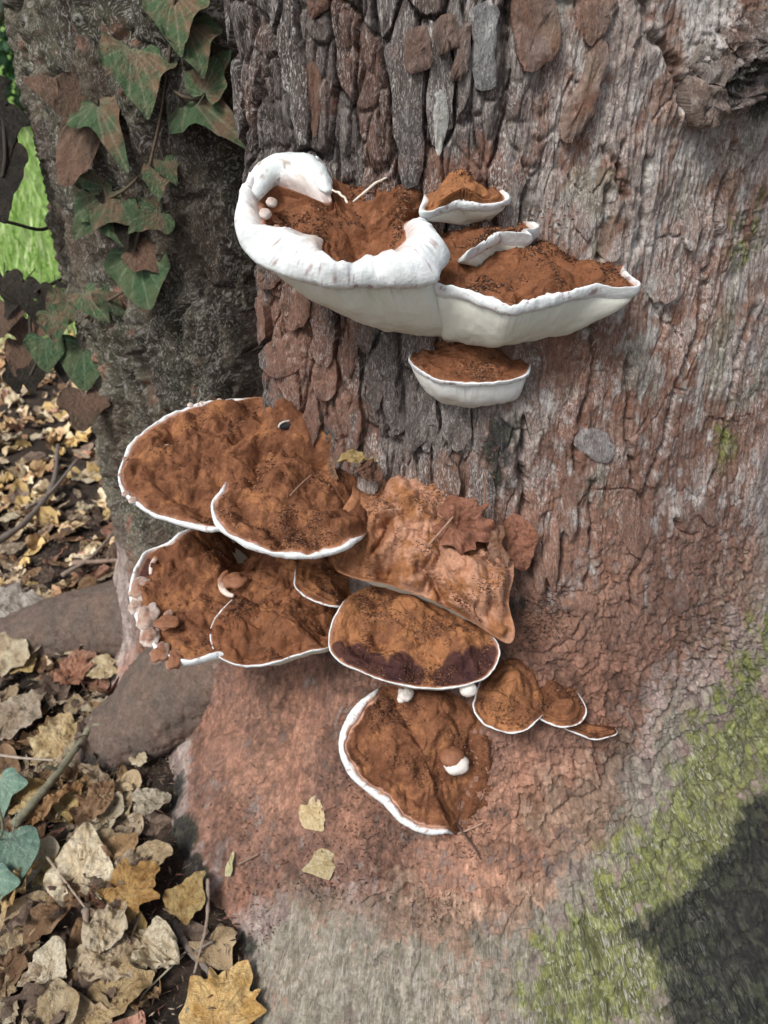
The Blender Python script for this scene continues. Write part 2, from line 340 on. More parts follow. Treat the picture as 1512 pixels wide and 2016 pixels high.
def relief(P, th, z, f):
    u = th*0.47; D = 0.007*f['n']*(1-0.5*f['dust'])
    X, Y_, Zz = P[..., 0], P[..., 1], P[..., 2]
    wu = u+0.009*fbm(u*28, z*11, 3.0, 3); wz = z+0.03*fbm(u*16, z*12, 9.0, 3)
    f1, f2, cid, ox, oy = voro(wu/0.024+0.25*np.sin(z*23), wz/0.085, 1); e = f2-f1
    f3, f4, cid2, ox2, oy2 = voro(wu/0.0105, wz/0.034, 5); e2 = f4-f3
    pl = 0.010*(cid-0.5)+0.009*ss(0.0, 0.13, e)-0.009+0.006*(ox*(cid-0.5)*2)+0.004*(ss(0, .3, e2)-1)+0.005*(cid2-0.5)
    fi = fbm(u*210, z*34, 2.0, 4, 0.6)
    D = D+f['plate']*(1-0.45*f['dust'])*(pl+0.0012*fi)
    # left stem: deep interlaced ridges
    su = u+0.010*fbm(u*22, z*7, 6.0, 3)
    g1, g2, gid, gx, gy = voro(su/0.021+0.5*np.sin(z*9), z/0.115+.8*fbm(u*9, z*6, 2.0, 2), 9); ge = g2-g1
    g3, g4, gid2, gx2, gy2 = voro(su/0.009, wz/0.05, 19); ge2 = g4-g3
    rd1 = 1-np.abs(pn(su*48, z*7.5, 3.3))*1.6; rd2 = 1-np.abs(pn(su*105+4, z*19, 8.1))*1.6; rd3 = pn(su*60, z*55, 2.2)
    f['rd'] = rd1; f['rd2'] = rd2
    rg = 0.017*np.clip(rd1, 0, 1)**1.5+.007*np.clip(rd2, 0, 1)-.016+.006*(gid-.5)+.0035*rd3+.006*(ss(0, .12, ge)-1)+0.0032*fbm(u*200, z*80, 4, 3)
    D = D+f['stem']*rg
    # right face: fibrous with thin flakes
    sm = (1-f['plate'])*(1-f['stem'])
    h1, h2, hid, hx, hy = voro(wu/0.035, wz/0.075, 13); he = h2-h1
    gate = ss(0.25, 0.6, pn(u*14, z*14, 5)+.35)
    up = ss(0.25, 0.45, z)
    D = D+sm*(0.0030*(hid-0.5)*up+0.0016*(hid-.5)*(1-up)+0.0035*(ss(0, .06, he)-1)*gate*(0.5+0.5*up)+0.0024*fi*up*(1-.5*f['dust'])+.006*fbm(u*6, z*9, 7.0, 3)*(1-up))
    # lower foot: lumpy crust with small scales, sideways wrinkles
    k1, k2, kid, kx, ky = voro(u/0.013+0.9*fbm(u*45, z*45, 1, 3), z/0.011+0.9*fbm(u*45, z*45, 8, 3), 21); ke = k2-k1
    k3 = fbm(X*120, Y_*120, Zz*120, 4, 0.6)
    m1, m2, mid_, mx, my = voro(u/0.034+1.1*fbm(u*20, z*20, 4, 3), z/0.030+1.1*fbm(u*20, z*20, 6, 3), 27); me_ = m2-m1
    cg = ss(-.15, .35, fbm(u*13, z*16, 12, 2)+.1)
    lf = 1-.6*ss(-6, -14, np.degrees(th))
    D = D+sm*(1-up)*lf*(0.0020*(ss(0, .25, ke)-1)*cg+0.0016*(kid-.5)*cg+0.0024*k3+.0055*(mid_-.5)+.007*(ss(0, .08, me_)-1)*ss(-.2, .3, pn(u*17, z*17, 3))+.0016*fbm(X*260, Y_*260, Zz*260, 2))
    ww = fbm(u*30+3*f['n'], z*190, 3, 4, .6)
    D = D+sm*0.0026*ww*ss(0.1, .6, f['moss']+f['green'])
    D = D+0.0014*k3*f['dust']
    f['e'] = e; f['cid'] = cid; f['cid2'] = cid2; f['fi'] = fi; f['hid'] = hid; f['k3'] = k3; f['mid'] = mid_; f['gid'] = gid; f['gid2'] = gid2; f['ge'] = ge
    return D
DISP = relief(P0, TH, Z, FLD)
_vis = (np.degrees(TH) > -28) & (np.degrees(TH) < 45) & (Z < 1.0)
for pts, wd, dp in CRACKS:
    pp = [hit0(*p) for p in pts]
    if any(p is None for p in pp): continue
    pp = catmull(pp, max(6, len(pp)*4)); idx = np.where(_vis)
    lo, hi = pp.min(0)-.02, pp.max(0)+.02; q = P0[idx]
    k = np.all((q > lo) & (q < hi), axis=1); idx = (idx[0][k], idx[1][k]); q = q[k]
    qj = q+0.0035*np.stack([fbm(q[:, 0]*90, q[:, 1]*90, q[:, 2]*60+s, 3) for s in (0, 5, 9)], -1)
    wd = wd*(1.5 if pp[:, 2].mean() < .3 else 1.15); dd = seg_dist(qj, pp); amp = 0.65+0.5*pn(q[:, 0]*40, q[:, 1]*40, q[:, 2]*40)
    DISP[idx] -= 2.1*dp*np.clip(amp, .25, 1.2)*np.exp(-(dd/(wd*.9))**2)
    DISP[idx] += 0.0022*np.exp(-((dd-2.6*wd)/(1.8*wd))**2)
# burr at the upper right, bulge under it
bc = hit0(1440, 120); DISP += 0.022*np.exp(-((P0-bc)**2).sum(-1)/0.036**2)*(1+.5*FLD['k3'])
RF = R0+DISP
def r_full(th, z):
    i = np.clip(np.searchsorted(th_a, th)-1, 0, len(th_a)-2); j = np.clip(np.searchsorted(z_a, z)-1, 0, len(z_a)-2)
    a = np.clip((th-th_a[i])/(th_a[i+1]-th_a[i]), 0, 1); b = np.clip((z-z_a[j])/(z_a[j+1]-z_a[j]), 0, 1)
    return (RF[j, i]*(1-a)+RF[j, i+1]*a)*(1-b)+(RF[j+1, i]*(1-a)+RF[j+1, i+1]*a)*b
def hit(px, py, off=0.0):
    p = hit_fn(px, py, r_full)
    if p is None: return None
    if off:
        d = ray(px, py); p = p-d/np.linalg.norm(d)*off
    return p
def trunk_normal(p):
    th, r = polar(p); e = 0.02
    a = trunk_pt(th, p[2]+e, r_smooth(th, p[2]+e))-trunk_pt(th, p[2]-e, r_smooth(th, p[2]-e))
    b = trunk_pt(th+e, p[2], r_smooth(th+e, p[2]))-trunk_pt(th-e, p[2], r_smooth(th-e, p[2]))
    n = np.cross(b, a); n /= np.linalg.norm(n); return n if n@(p-np.array([C[0], C[1], p[2]])) > 0 else -n
def bark_color(P, th, z, f):
    sh = f['n'].shape; X, Y_, Zz = P[..., 0], P[..., 1], P[..., 2]
    n1 = fbm(X*45, Y_*45, Zz*22, 4, .6); n2 = fbm(X*16+5, Y_*16, Zz*10, 4); n3 = fbm(X*110, Y_*110, Zz*60, 3, .6)
    grey = np.array([.28,.222,.197]); pale = np.array([.55,.52,.48]); pink = np.array([.33,.20,.155]); drk = np.array([.075,.05,.04]); brn = np.array([.19,.085,.052])
    col = lerp(np.broadcast_to(grey, sh+(3,)), pale, np.clip(0.32+0.7*n1, 0, 1)*0.62)
    col = lerp(col, pink, ss(.0, .5, n2+.25*n3)*.75)
    up = ss(.25, .45, z)
    pcol = lerp(lerp(np.broadcast_to(np.array([.15,.122,.11]), sh+(3,)), np.array([.36,.325,.30]), np.clip(.25+.8*n1, 0, 1)*.6), brn, ss(.72, .9, f['cid']+.2*n2)*.7)
    pcol = lerp(pcol, drk, ss(.45, .2, f['cid2']+.1*n3)*.35)
    dg = np.degrees(th); pcol = pcol*(.62+.33*ss(-24, -2, dg+3*n2))[..., None]  # shade toward the fold is put into the plate colour
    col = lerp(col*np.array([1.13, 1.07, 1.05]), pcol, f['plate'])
    scol = lerp(np.broadcast_to(np.array([.085,.068,.05]), sh+(3,)), np.array([.215,.20,.14]), np.clip(-.15+.55*f['rd']+.3*f['rd2']+.9*n1, 0, 1))
    scol = lerp(scol, np.array([.13,.155,.085]), ss(.0, .6, n2)*.5)
    scol = lerp(scol, np.array([.14,.085,.055]), ss(.1, .5, -n2)*.4)
    scol = scol*(.80-.38*ss(-62, -40, dg+6*n2))[..., None]  # stem bark painted darker near the fold, for the shade in that recess
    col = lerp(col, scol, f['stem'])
    col = lerp(col, pale, f['pale']*(.35+.35*n1).clip(0, 1)*(1-f['stem']))
    rf = up*(1-f['plate'])*(1-f['stem']); pt = fbm(X*34+3, Y_*34, Zz*17, 4, .62); pt2 = fbm(X*60+13, Y_*60, Zz*26+4, 3, .6)
    col = lerp(col, np.array([.245,.125,.08])*1.0, ss(.16, .40, pt)*rf*.75)
    col = lerp(col, np.array([.60,.58,.55]), ss(.18, .45, pt2-.35*np.clip(pt, 0, 1))*rf*.55)
    col = lerp(col, np.array([.24,.25,.17]), ss(.25, .55, fbm(X*20+31, Y_*20, Zz*14, 3))*rf*.45)
    f['pt'] = pt
    dm = ss(.27, .73, f['dust']+.55*n1+.35*n2+.4*n3-.08*f['plate'])
    dcol = lerp(np.broadcast_to(np.array([.165,.085,.06]), sh+(3,)), np.array([.265,.135,.09]), np.clip(.45+.7*n2, 0, 1))
    dcol = lerp(dcol, np.array([.43,.225,.145]), f['peach']*np.clip(.75+.6*n1, 0, 1))
    col = lerp(col, dcol*(1+.22*n3)[..., None], dm*.92)
    col = col*(1+(.5*(f['mid']-.5)+.35*n3)*(1-up)*(1-f['stem']))[..., None]
    gm = ss(.25, .75, f['green']+.5*n1+.3*n2+.3*n3)*ss(.03, .25, f['green'])*(1-.55*dm)
    col = lerp(col, lerp(np.broadcast_to(np.array([.20,.185,.13]), sh+(3,)), np.array([.34,.32,.25]), np.clip(.4+1.3*n3, 0, 1)), gm*.8)
    mm = ss(.25, .72, 1.15*f['moss']+.55*n1+.25*n2+.35*n3)*ss(.03, .25, f['moss'])
    col = lerp(col, lerp(np.broadcast_to(np.array([.095,.11,.03]), sh+(3,)), np.array([.215,.245,.05]), np.clip(.45+1.3*n3, 0, 1)), mm*.85)
    shade_damp = ss(.3, .7, f['darkened']+.22*n1+.2*n3)
    col = lerp(col, lerp(np.broadcast_to(np.array([.012,.014,.014]), sh+(3,)), np.array([.055,.06,.04]), np.clip(.2+n3, 0, 1)), shade_damp*.95)
    fa = np.clip((.9*f['plate']*.8+(1-f['plate'])*up*(1-f['stem'])*(1.15-.7*ss(.16, .40, f['pt']))+f['stem']*.5+.42*gm*(1-up)+.28*mm*(1-up))*(1-.6*dm)*(1-.75*shade_damp)*(.75+.5*n2), 0, 1)
    return np.concatenate([col.clip(.008, .8), fa[..., None]], -1)
tree = empty('tree', (C[0], C[1], 0), 'big old tree trunk with flaking grey bark and red brown spore dust', 'tree')
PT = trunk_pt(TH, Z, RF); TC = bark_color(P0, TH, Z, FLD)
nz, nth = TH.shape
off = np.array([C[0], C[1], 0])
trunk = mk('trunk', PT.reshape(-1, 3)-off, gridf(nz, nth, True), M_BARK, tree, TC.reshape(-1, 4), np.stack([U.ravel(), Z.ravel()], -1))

def colour_at(P):
    th, r = polar(P); f = fields(P, th, P[..., 2]); relief(P, th, P[..., 2], f); return bark_color(P, th, P[..., 2], f), th
# ------------------------------------------------------------------ bark plates (sub-parts of the trunk)
def bark_plate(cen, poly, thick, tilt=(0, 0), colour=None, fib=None, rough=0.25, sub=3):
    """poly: (n,2) offsets on the surface, metres: sideways, up"""
    th0, r_ = polar(cen); z0 = cen[2]; n = len(poly); poly = np.asarray(poly, float)
    rings = [(1.03, -1.6), (1.0, .75), (.985, .9), (.8, 1.0), (.45, 1.0)]; V, UV = [], []
    rnd = RNG.normal(size=(len(rings), n)); rnd[2] = rnd[1]
    for k, (s, h) in enumerate(rings):
        p = poly*s; r0 = r_smooth(th0, z0)
        th = th0+p[:, 0]/r0; z = z0+p[:, 1]; r = r_full(th, z)*.4+r_smooth(th, z)*.6
        r = r+thick*(h+rough*.8*rnd[k]*(k > 0))+(tilt[0]*p[:, 0]+tilt[1]*p[:, 1])*(h > 0)
        V.append(trunk_pt(th, z, r)); UV.append(np.stack([th*.47, z], -1))
    V.append(V[-1].mean(0, keepdims=True)); UV.append(UV[-1].mean(0, keepdims=True))
    V = np.vstack(V); UV = np.vstack(UV); m = len(rings); F = []
    for k in range(m-1):
        if k == 1: continue            # crisp edge: side and face share no vertices
        for j in range(n):
            a, b, c, d = k*n+j, k*n+(j+1) % n, (k+1)*n+(j+1) % n, (k+1)*n+j
            F += [[a, b, c], [a, c, d]]
    V[2*n:3*n] = V[n:2*n]
    F += [[(m-1)*n+j, (m-1)*n+(j+1) % n, m*n] for j in range(n)]
    return V, np.array(F), UV
def add_plates(items):
    allV = np.vstack([i[0] for i in items]); cc, _ = colour_at(allV); k = 0
    for V, F, UV, colr, fib in items:
        c = cc[k:k+len(V)].copy(); k += len(V)
        if colr is not None:
            v = (0.85+0.35*fbm(V[:, 0]*90, V[:, 1]*90, V[:, 2]*50, 3))[:, None]
            wgt = 0.6; c[:, :3] = c[:, :3]*(1-wgt)+np.array(colr)*wgt*v
        if fib is not None: c[:, 3] = fib
        o = mk('bark_plate', V-off, F, M_BARK, trunk, c, UV)
def poly_rand(w_, h_, n=13, rough=.2):
    k = RNG.integers(5, 8); a = np.sort(RNG.uniform(0, 2*math.pi, k)*.35+np.linspace(0, 2*math.pi, k, endpoint=False)*1.0)
    cor = np.stack([np.cos(a), np.sin(a)], -1)*RNG.uniform(.8, 1.25, (k, 1)); out = []
    for q in range(n):
        t = q/n*k; i = int(t); f_ = t-i; out.append(cor[i % k]*(1-f_)+cor[(i+1) % k]*f_)
    return np.array(out)*(1+rough*.5*RNG.uniform(-1, 1, (n, 1)))*np.array([w_, h_])
items = []
BARKTONE = [(.15,.125,.115), (.24,.215,.2), (.19,.105,.07), (.18,.15,.135), (.12,.095,.085), (.30,.27,.25), (.2,.135,.105)]
def cell_at(u, z):
    wu = u+0.009*fbm(u*28, z*11, 3.0, 3); wz = z+0.03*fbm(u*16, z*12, 9.0, 3)
    f1, f2, cid, ox, oy = voro(wu/0.024+0.25*np.sin(z*23), wz/0.085, 1); return f2-f1, cid
cu, cz = np.meshgrid(np.linspace(-33, 3, 90)*D2R*.47, np.linspace(.42, .98, 120)); cu, cz = cu.ravel(), cz.ravel()
ce, cc_ = cell_at(cu, cz); best = {}
for k in np.argsort(-ce):
    key = round(float(cc_[k]), 4)
    if key not in best and ce[k] > .3: best[key] = k
for key, k in best.items():
    if RNG.uniform() < .45: continue
    u0, z0 = cu[k], cz[k]; m = 20; aa = np.linspace(0, 2*math.pi, m, endpoint=False); st = np.linspace(.05, 1, 36)
    uu = u0+np.cos(aa)[:, None]*st[None]*.03; zz_ = z0+np.sin(aa)[:, None]*st[None]*.075
    e_, c_ = cell_at(uu, zz_); bad = (np.abs(c_-cc_[k]) > 1e-6) | (e_ < .10); stop = np.where(bad.any(1), bad.argmax(1), 35); stop = np.maximum(stop-1, 2)
    pol = np.stack([np.cos(aa)*st[stop]*.03, np.sin(aa)*st[stop]*.075], -1)*(1+.09*RNG.uniform(-1, 1, (m, 1)))
    cen = trunk_pt(np.array(u0/.47), np.array(z0), r_smooth(u0/.47, z0))
    V, F, UV = bark_plate(cen, pol, RNG.uniform(.0015, .0045), (RNG.uniform(-.3, .3), RNG.uniform(-.07, .03)), rough=.3)
    tone = BARKTONE[RNG.integers(len(BARKTONE))]
    items.append((V, F, UV, tone if RNG.uniform() < .5 else None, RNG.uniform(.5, 1)))
def hero_plate(pix, thick, tilt=(0, 0), colr=None, fib=None, rough=.07, wob=.0):
    pp = [hit0(*p) for p in pix]; pp = np.array([p for p in pp if p is not None])
    pp = catmull(pp, max(20, len(pp)*3), True); pp = pp+RNG.normal(size=pp.shape)*.0007; cen = pp.mean(0); th0, r0 = polar(cen); th, r = polar(pp)
    pol = np.stack([(th-th0)*r_smooth(th0, cen[2]), pp[:, 2]-cen[2]], -1)
    if pol[0, 0]*pol[3, 1]-pol[0, 1]*pol[3, 0] < 0: pol = pol[::-1]
    pol = pol*(1+wob*RNG.uniform(-1, 1, (len(pol), 1)))
    V, F, UV = bark_plate(cen, pol, thick, tilt, rough=rough); items.append((V, F, UV, colr, fib))
hero_plate([(1010,-20),(1060,-25),(1095,10),(1097,80),(1080,115),(1040,137),(1022,120),(1012,60)], .008, (.1, -.15), (.22,.105,.062), .1)
hero_plate([(1162,85),(1186,78),(1188,123),(1169,186),(1158,223),(1136,256),(1110,277),(1102,260),(1110,208),(1143,156)], .009, (.25, -.1), (.22,.115,.07), .1)
hero_plate([(1147,10),(1180,0),(1215,0),(1200,40),(1175,78),(1150,85)], .006, (0, -.1), (.19,.11,.07), .2)
hero_plate([(853,173),(875,180),(884,230),(873,284),(861,303),(853,261),(846,192)], .004, (0, 0), (.86,.87,.80), .0)
hero_plate([(1143,842),(1188,849),(1206,883),(1192,909),(1158,897),(1132,875)], .004, (0, 0), (.36,.37,.38), .5, wob=.06)
hero_plate([(788,215),(823,215),(836,307),(823,362),(794,361),(784,291)], .007, (.1, -.06), (.085,.082,.085), .5)
hero_plate([(803,58),(840,50),(853,100),(850,130),(819,144),(796,127)], .008, (.1, -.2), (.22,.115,.075), .15)
hero_plate([(858,40),(895,30),(905,80),(890,100),(870,112),(856,90)], .008, (-.1, -.2), (.22,.12,.075), .2)
hero_plate([(905,60),(925,50),(925,120),(905,155),(888,155)], .007, (.2, -.1), (.19,.10,.065), .2)
hero_plate([(612,-10),(645,-10),(648,20),(630,35),(614,25)], .009, (0, -.2), (.22,.11,.07), .1)
hero_plate([(608,120),(632,125),(640,200),(632,262),(622,258),(612,190)], .006, (0, -.1), (.20,.095,.055), .15)
hero_plate([(930,20),(980,15),(975,100),(975,170),(935,170),(925,90)], .004, (0, 0), (.30,.32,.33), .5)
for k, pix in enumerate([[(1340,123),(1377,74),(1420,60),(1425,120),(1405,160),(1377,160)], [(1400,50),(1460,20),(1512,22),(1530,80),(1470,120),(1420,100)], [(1340,140),(1380,165),(1405,170),(1407,219),(1377,242),(1359,253),(1342,223)],
        [(1410,120),(1470,110),(1520,130),(1530,160),(1481,186),(1433,170)], [(1400,170),(1470,165),(1481,186),(1433,208),(1405,215)], [(1440,60),(1490,55),(1500,110),(1450,110)], [(1480,70),(1540,60),(1540,150),(1490,130)]]):
    hero_plate(pix, .010+.004*(k % 3), (random.uniform(-.3, .3), -.25), [(.16,.13,.1), (.10,.08,.07), (.16,.10,.065), (.2,.18,.16), (.09,.07,.06), (.28,.27,.25), (.12,.09,.075)][k], .35, .22, .08)
# scales on the dusty foot and along the right face
for (x, y, wpx, hpx, t) in [(455,1480,50,38,.005),(545,1470,30,22,.003),(1120,1000,16,60,.006),(1085,1080,18,70,.008),(1060,1110,14,55,.007),(1140,1190,40,18,.004),(1250,1040,30,50,.003),(1330,1170,26,30,.003),(500,640,30,55,.006),(560,700,42,40,.005),(640,740,30,50,.006),(585,610,36,40,.005),
        (690,680,16,60,.006),(740,740,18,60,.006),(820,830,26,60,.005),(900,840,30,50,.004),(870,880,20,40,.004),(700,830,14,60,.006),(480,560,22,60,.006),(530,540,26,30,.005),(615,830,18,50,.006),(1130,960,22,30,.003),(1230,1020,16,40,.003),(1400,1000,30,40,.002),(1300,560,30,40,.002),(1150,420,22,50,.002),(1360,430,20,60,.002),(1200,480,24,40,.002)]:
    a = np.linspace(0, 2*math.pi, 9, endpoint=False)
    hero_plate([(x+wpx*math.cos(q)*random.uniform(.75, 1.1), y+hpx*math.sin(q)*random.uniform(.75, 1.1)) for q in a], t, (random.uniform(-.2, .2), -.1), None, None)
add_plates(items)

# roots
def root(pts, rads, seed):
    P = catmull(pts, 160); Rr = catmull(np.array(rads)[:, None], 160)[:, 0]; n = 110
    T = np.gradient(P, axis=0); T /= np.linalg.norm(T, axis=1)[:, None]; A = np.cross(T, [0, 0, 1]); A /= np.linalg.norm(A, axis=1)[:, None]; B = np.cross(A, T)
    a = np.linspace(0, 2*math.pi, n, endpoint=False)
    D = A[:, None]*np.cos(a)[None, :, None]+B[:, None]*np.sin(a)[None, :, None]*.85
    V = P[:, None]+Rr[:, None, None]*D
    V = V+D*(0.008*fbm(V[..., 0]*14, V[..., 1]*14, V[..., 2]*14+seed, 3, .5)+0.0016*fbm(V[..., 0]*130, V[..., 1]*130, V[..., 2]*130, 3)-.003*(1-ss(0, .08, np.abs(pn(V[..., 0]*30, V[..., 1]*30, V[..., 2]*30+seed*3)))))[..., None]
    n1 = fbm(V[..., 0]*40, V[..., 1]*40, V[..., 2]*40+seed, 4)
    c = lerp(np.broadcast_to(np.array([.15,.115,.092]), n1.shape+(3,)), np.array([.225,.15,.115]), np.clip(.4+.7*n1, 0, 1))
    darkened = ss(.022, .0, V[..., 2]+.012*n1); c = lerp(c, np.array([.03,.028,.028]), darkened*.9)  # roots get darker toward the ground
    c = np.concatenate([c, np.full(n1.shape+(1,), .08)], -1)
    uv = np.stack([V[..., 0]+V[..., 2], V[..., 1]], -1).reshape(-1, 2)
    return mk('root', V.reshape(-1, 3)-off, gridf(160, n, True), M_BARK, tree, c.reshape(-1, 4), uv)
root([(-.10,.90,.13), (-.20,.83,.085), (-.29,.775,.045), (-.365,.735,-.004), (-.45,.685,-.05), (-.56,.63,-.08)], [.10, .095, .080, .062, .045, .03], 1)
root([(-.22,1.0,.05), (-.36,.955,.035), (-.50,.94,.016), (-.68,.92,-.02), (-.85,.9,-.05)], [.09, .078, .064, .045, .03], 4)

# ------------------------------------------------------------------ bracket fungi
def closed_polar(pts2, hub2, n):
    q = catmull(pts2, 1400, True)-hub2; a = np.unwrap(np.arctan2(q[:, 1], q[:, 0]))
    r = np.hypot(q[:, 0], q[:, 1]); a = np.mod(a, 2*math.pi); o = np.argsort(a); return a[o], r[o]
BROWN = np.array([.215,.095,.05]); BROWN_D = np.array([.15,.064,.034]); ORNG = np.array([.31,.14,.064]); PEACH = np.array([.44,.235,.15]); WHITE = np.array([.75,.80,.78]); CREAM = np.array([.70,.71,.60])
def cap_colour(P, tone, seed, dark=None, toP=None):
    x, y, z = P[..., 0], P[..., 1], P[..., 2]
    n1 = fbm(x*38+seed, y*38, z*38, 4, .6); n2 = fbm(x*110, y*110+seed, z*110, 4, .6)
    t = {'brown': (BROWN_D, BROWN, ORNG), 'orange': (BROWN, ORNG, ORNG*1.2), 'peach': (ORNG, PEACH, PEACH*1.1), 'dark': (BROWN_D*.8, BROWN, BROWN*1.05), 'rust': (BROWN*.9, np.array([.205,.085,.042]), np.array([.26,.115,.06]))}[tone]
    c = lerp(np.broadcast_to(t[0], n1.shape+(3,)), t[1], ss(-.45, .15, n1+.3*n2)); c = lerp(c, t[2], ss(.1, .7, n1+.25*n2))
    return c
FUNGI_CAPS = []
def bracket(th_empty, outer, hub, bhub, att, push=0.0, gy=.25, gx=0.0, back=(), sink=(), inner=None, rimw=.004, rr=.0035, lip=0.0, lump=.005, lfreq=34, seed=0, tone='brown', bumps=(), grooves=(), darkb=(), bulge=.006, white=True, nv=300, nu=84, bloom=.3, wobble=.012, push_in=.02, fine=.0010, cname='cap', pore=None, dive=.016):
    lfreq = lfreq*.60; lump = lump*1.25
    A0 = hit0(*att)+np.array([0, -push, 0]); base = np.array(th_empty.location)
    nrm = np.array([-gx, -gy, 1.0]); upv = nrm/np.linalg.norm(nrm)
    def top(px, py):
        d = ray(px, py); t = ((A0-CAM)@nrm)/(d@nrm); return CAM+t*d
    H3 = top(*hub); ctrl = []
    for i, p in enumerate(outer):
        d = ray(*p); q = top(*p); fr = 1.0
        if i in back:
            h_ = hit0(*p); fr = 0.0
            if h_ is not None: q = h_+d*dive
        elif i in sink: q = q+d*.022; fr = 0.0
        ctrl.append([p[0], p[1], *q, fr])
    ctrl = np.array(ctrl); S = catmull(ctrl, 1600, True); dpx = S[:, :2]-np.array(hub)
    ang = np.mod(np.arctan2(dpx[:, 1], dpx[:, 0]), 2*math.pi); rp = np.hypot(dpx[:, 0], dpx[:, 1]); od = np.argsort(ang)
    arc = np.concatenate([[0], np.cumsum(np.linalg.norm(np.diff(S[:, 2:5], axis=0), axis=1))])
    an = np.sort(ang[np.searchsorted(arc, np.linspace(0, arc[-1], nv, endpoint=False)).clip(0, 1599)])
    an = .85*an+.15*np.linspace(an[0], an[0]+2*math.pi, nv, endpoint=False)
    k3 = np.array([.25, .5, .25])
    def sm(a, n=2):
        for _ in range(n): a = np.convolve(np.r_[a[-1], a, a[0]], k3, 'valid')
        return a
    ip = lambda a, n=2: sm(np.interp(an, ang[od], a[od], period=2*math.pi), n)
    O3 = np.stack([ip(S[:, 2], 7), ip(S[:, 3], 7), ip(S[:, 4], 7)], -1); free = np.clip(ip(S[:, 5], 6), 0, 1); rpx = ip(rp)
    ca, sa = np.cos(an), np.sin(an)
    O3 = H3+(O3-H3)*(1+wobble*fbm(ca*3+seed, sa*3, seed+0*ca, 4, .65))[:, None]
    RV = O3-H3; RL = np.linalg.norm(RV, axis=1); dirv = RV/RL[:, None]
    if inner is not None:
        I = catmull(inner, 1600, True)-np.array(hub); ai = np.mod(np.arctan2(I[:, 1], I[:, 0]), 2*math.pi); oi = np.argsort(ai)
        ri = sm(np.interp(an, ai[oi], np.hypot(I[:, 0], I[:, 1])[oi], period=2*math.pi), 10)
        kin = np.minimum(ri/rpx*(1+.012*fbm(ca*6, sa*6, seed+3+0*ca, 3)), 1-.0006/RL)
    else:
        kin = 1-(.0004+rimw*free*np.clip(1+.7*fbm(ca*3+9, sa*3, seed+3+0*ca, 2), .25, 2))/RL
    width = (1-kin)*RL
    u = np.linspace(0, 1, nu)**.85; u[0] = .002
    P = H3+(u[:, None]*kin[None])[..., None]*RV[None]; X, Y, Zp = P[..., 0], P[..., 1], P[..., 2]
    ub = np.broadcast_to(u[:, None], X.shape); fr = np.broadcast_to(free[None], X.shape)
    edge = ss(1.0, .88, ub)
    wx, wy = X+.006*fbm(X*40, Y*40, seed+0*X, 2), Y+.006*fbm(X*40, Y*40+9, seed+0*X, 2)
    b1 = -.38+billow(wx*lfreq+seed, wy*lfreq, Zp*lfreq*.5+seed, 3, .5); b2 = fbm(X*lfreq*.45, Y*lfreq*.45+seed, Zp*lfreq*.3, 2)
    f3 = fbm(X*150, Y*150, Zp*150+seed, 4, .62)
    pits = ss(.25, .55, fbm(X*75, Y*75+seed, Zp*75, 3))
    h = edge*(lump*(2.6*b1+1.5*b2)-.0009*pits)+fine*f3*(.25+.75*edge)
    h = h+.0014*np.sin(ss(.45, 1, u)[:, None]*10+3*b2)*edge
    for bm in bumps:
        c = top(bm[0], bm[1]); rad = bm[2]*np.linalg.norm(c-CAM)/FPX
        dist2 = ((X-c[0])**2+((Y-c[1])*.8)**2)/rad**2*(1+.7*b2)
        h = h+bm[3]*np.exp(-np.maximum(dist2, 0)**2)*np.minimum(1, edge+.15)
    for g in grooves:
        pts = np.array([top(*p)[:2] for p in g[0]]); pts = catmull(pts, 30); Q = np.stack([X+.002*f3, Y+.002*b1], -1)
        dd = seg_dist(Q, pts); h = h-g[2]*np.exp(-(dd/g[1])**2)
    capP = P+h[..., None]*upv
    cc = cap_colour(capP, tone, seed)
    if tone == 'peach': cc = lerp(cc, cap_colour(capP, 'orange', seed), ss(.02, -.03, X+.012*b2)*.75)
    if white: cc = lerp(cc, np.array([.50,.27,.19]), ss(.955, 1.0, ub+.02*f3)*fr*bloom*1.6)
    for db in darkb:
        c = top(db[0], db[1]); rad = db[2]*np.linalg.norm(c-CAM)/FPX
        dist = np.sqrt((X-c[0])**2+(Y-c[1])**2)/rad+.10*f3
        cc = lerp(cc, np.array([.06,.028,.028]), ss(1.12, .85, dist)*.9*ss(1.0, .97, ub))
    cap = mk(cname, capP.reshape(-1, 3)-base, gridf(nu, nv, True), M_DUST, th_empty, cc.reshape(-1, 3))
    FUNGI_CAPS.append((cap, th_empty, capP, free))
    # margin
    sP = np.array([0, .12, .3, .5, .68, .82, .92, .98, 1.0, .985, .94, .86]); hP = np.array([0, .5, .85, 1, .85, .45, -.05, -.6, -1.15, -1.6, -1.95, -2.2])
    hb = h[-1]; lipv = sm(lip*np.minimum(1, width/.006)*free, 10)
    rv = rr*(free*.92+.08)*(1+.35*fbm(ca*4, sa*4+5, seed+8+0*ca, 4))
    ins = np.where(hP < -1.0, (hP+1.0)*.6, 0)
    rad = kin*RL+sP[:, None]*width[None]+ins[:, None]*rv[None]
    MB = H3+rad[..., None]*dirv[None]
    up = np.maximum(hP, 0)[:, None]; dn = np.minimum(hP, 0)[:, None]
    nb = fbm(MB[..., 0]*60, MB[..., 1]*60+seed, MB[..., 2]*60, 3); nb2 = fbm(MB[..., 0]*190, MB[..., 1]*190+seed, MB[..., 2]*190, 2)
    hh = hb*(1-sP[:, None])+up*(lipv[None]*(1+.6*nb)+.25*rv[None])+dn*rv[None]+(.0014*nb+.0006*nb2)*free[None]*np.minimum(1, sP*4)[:, None]
    MP = MB+hh[..., None]*upv
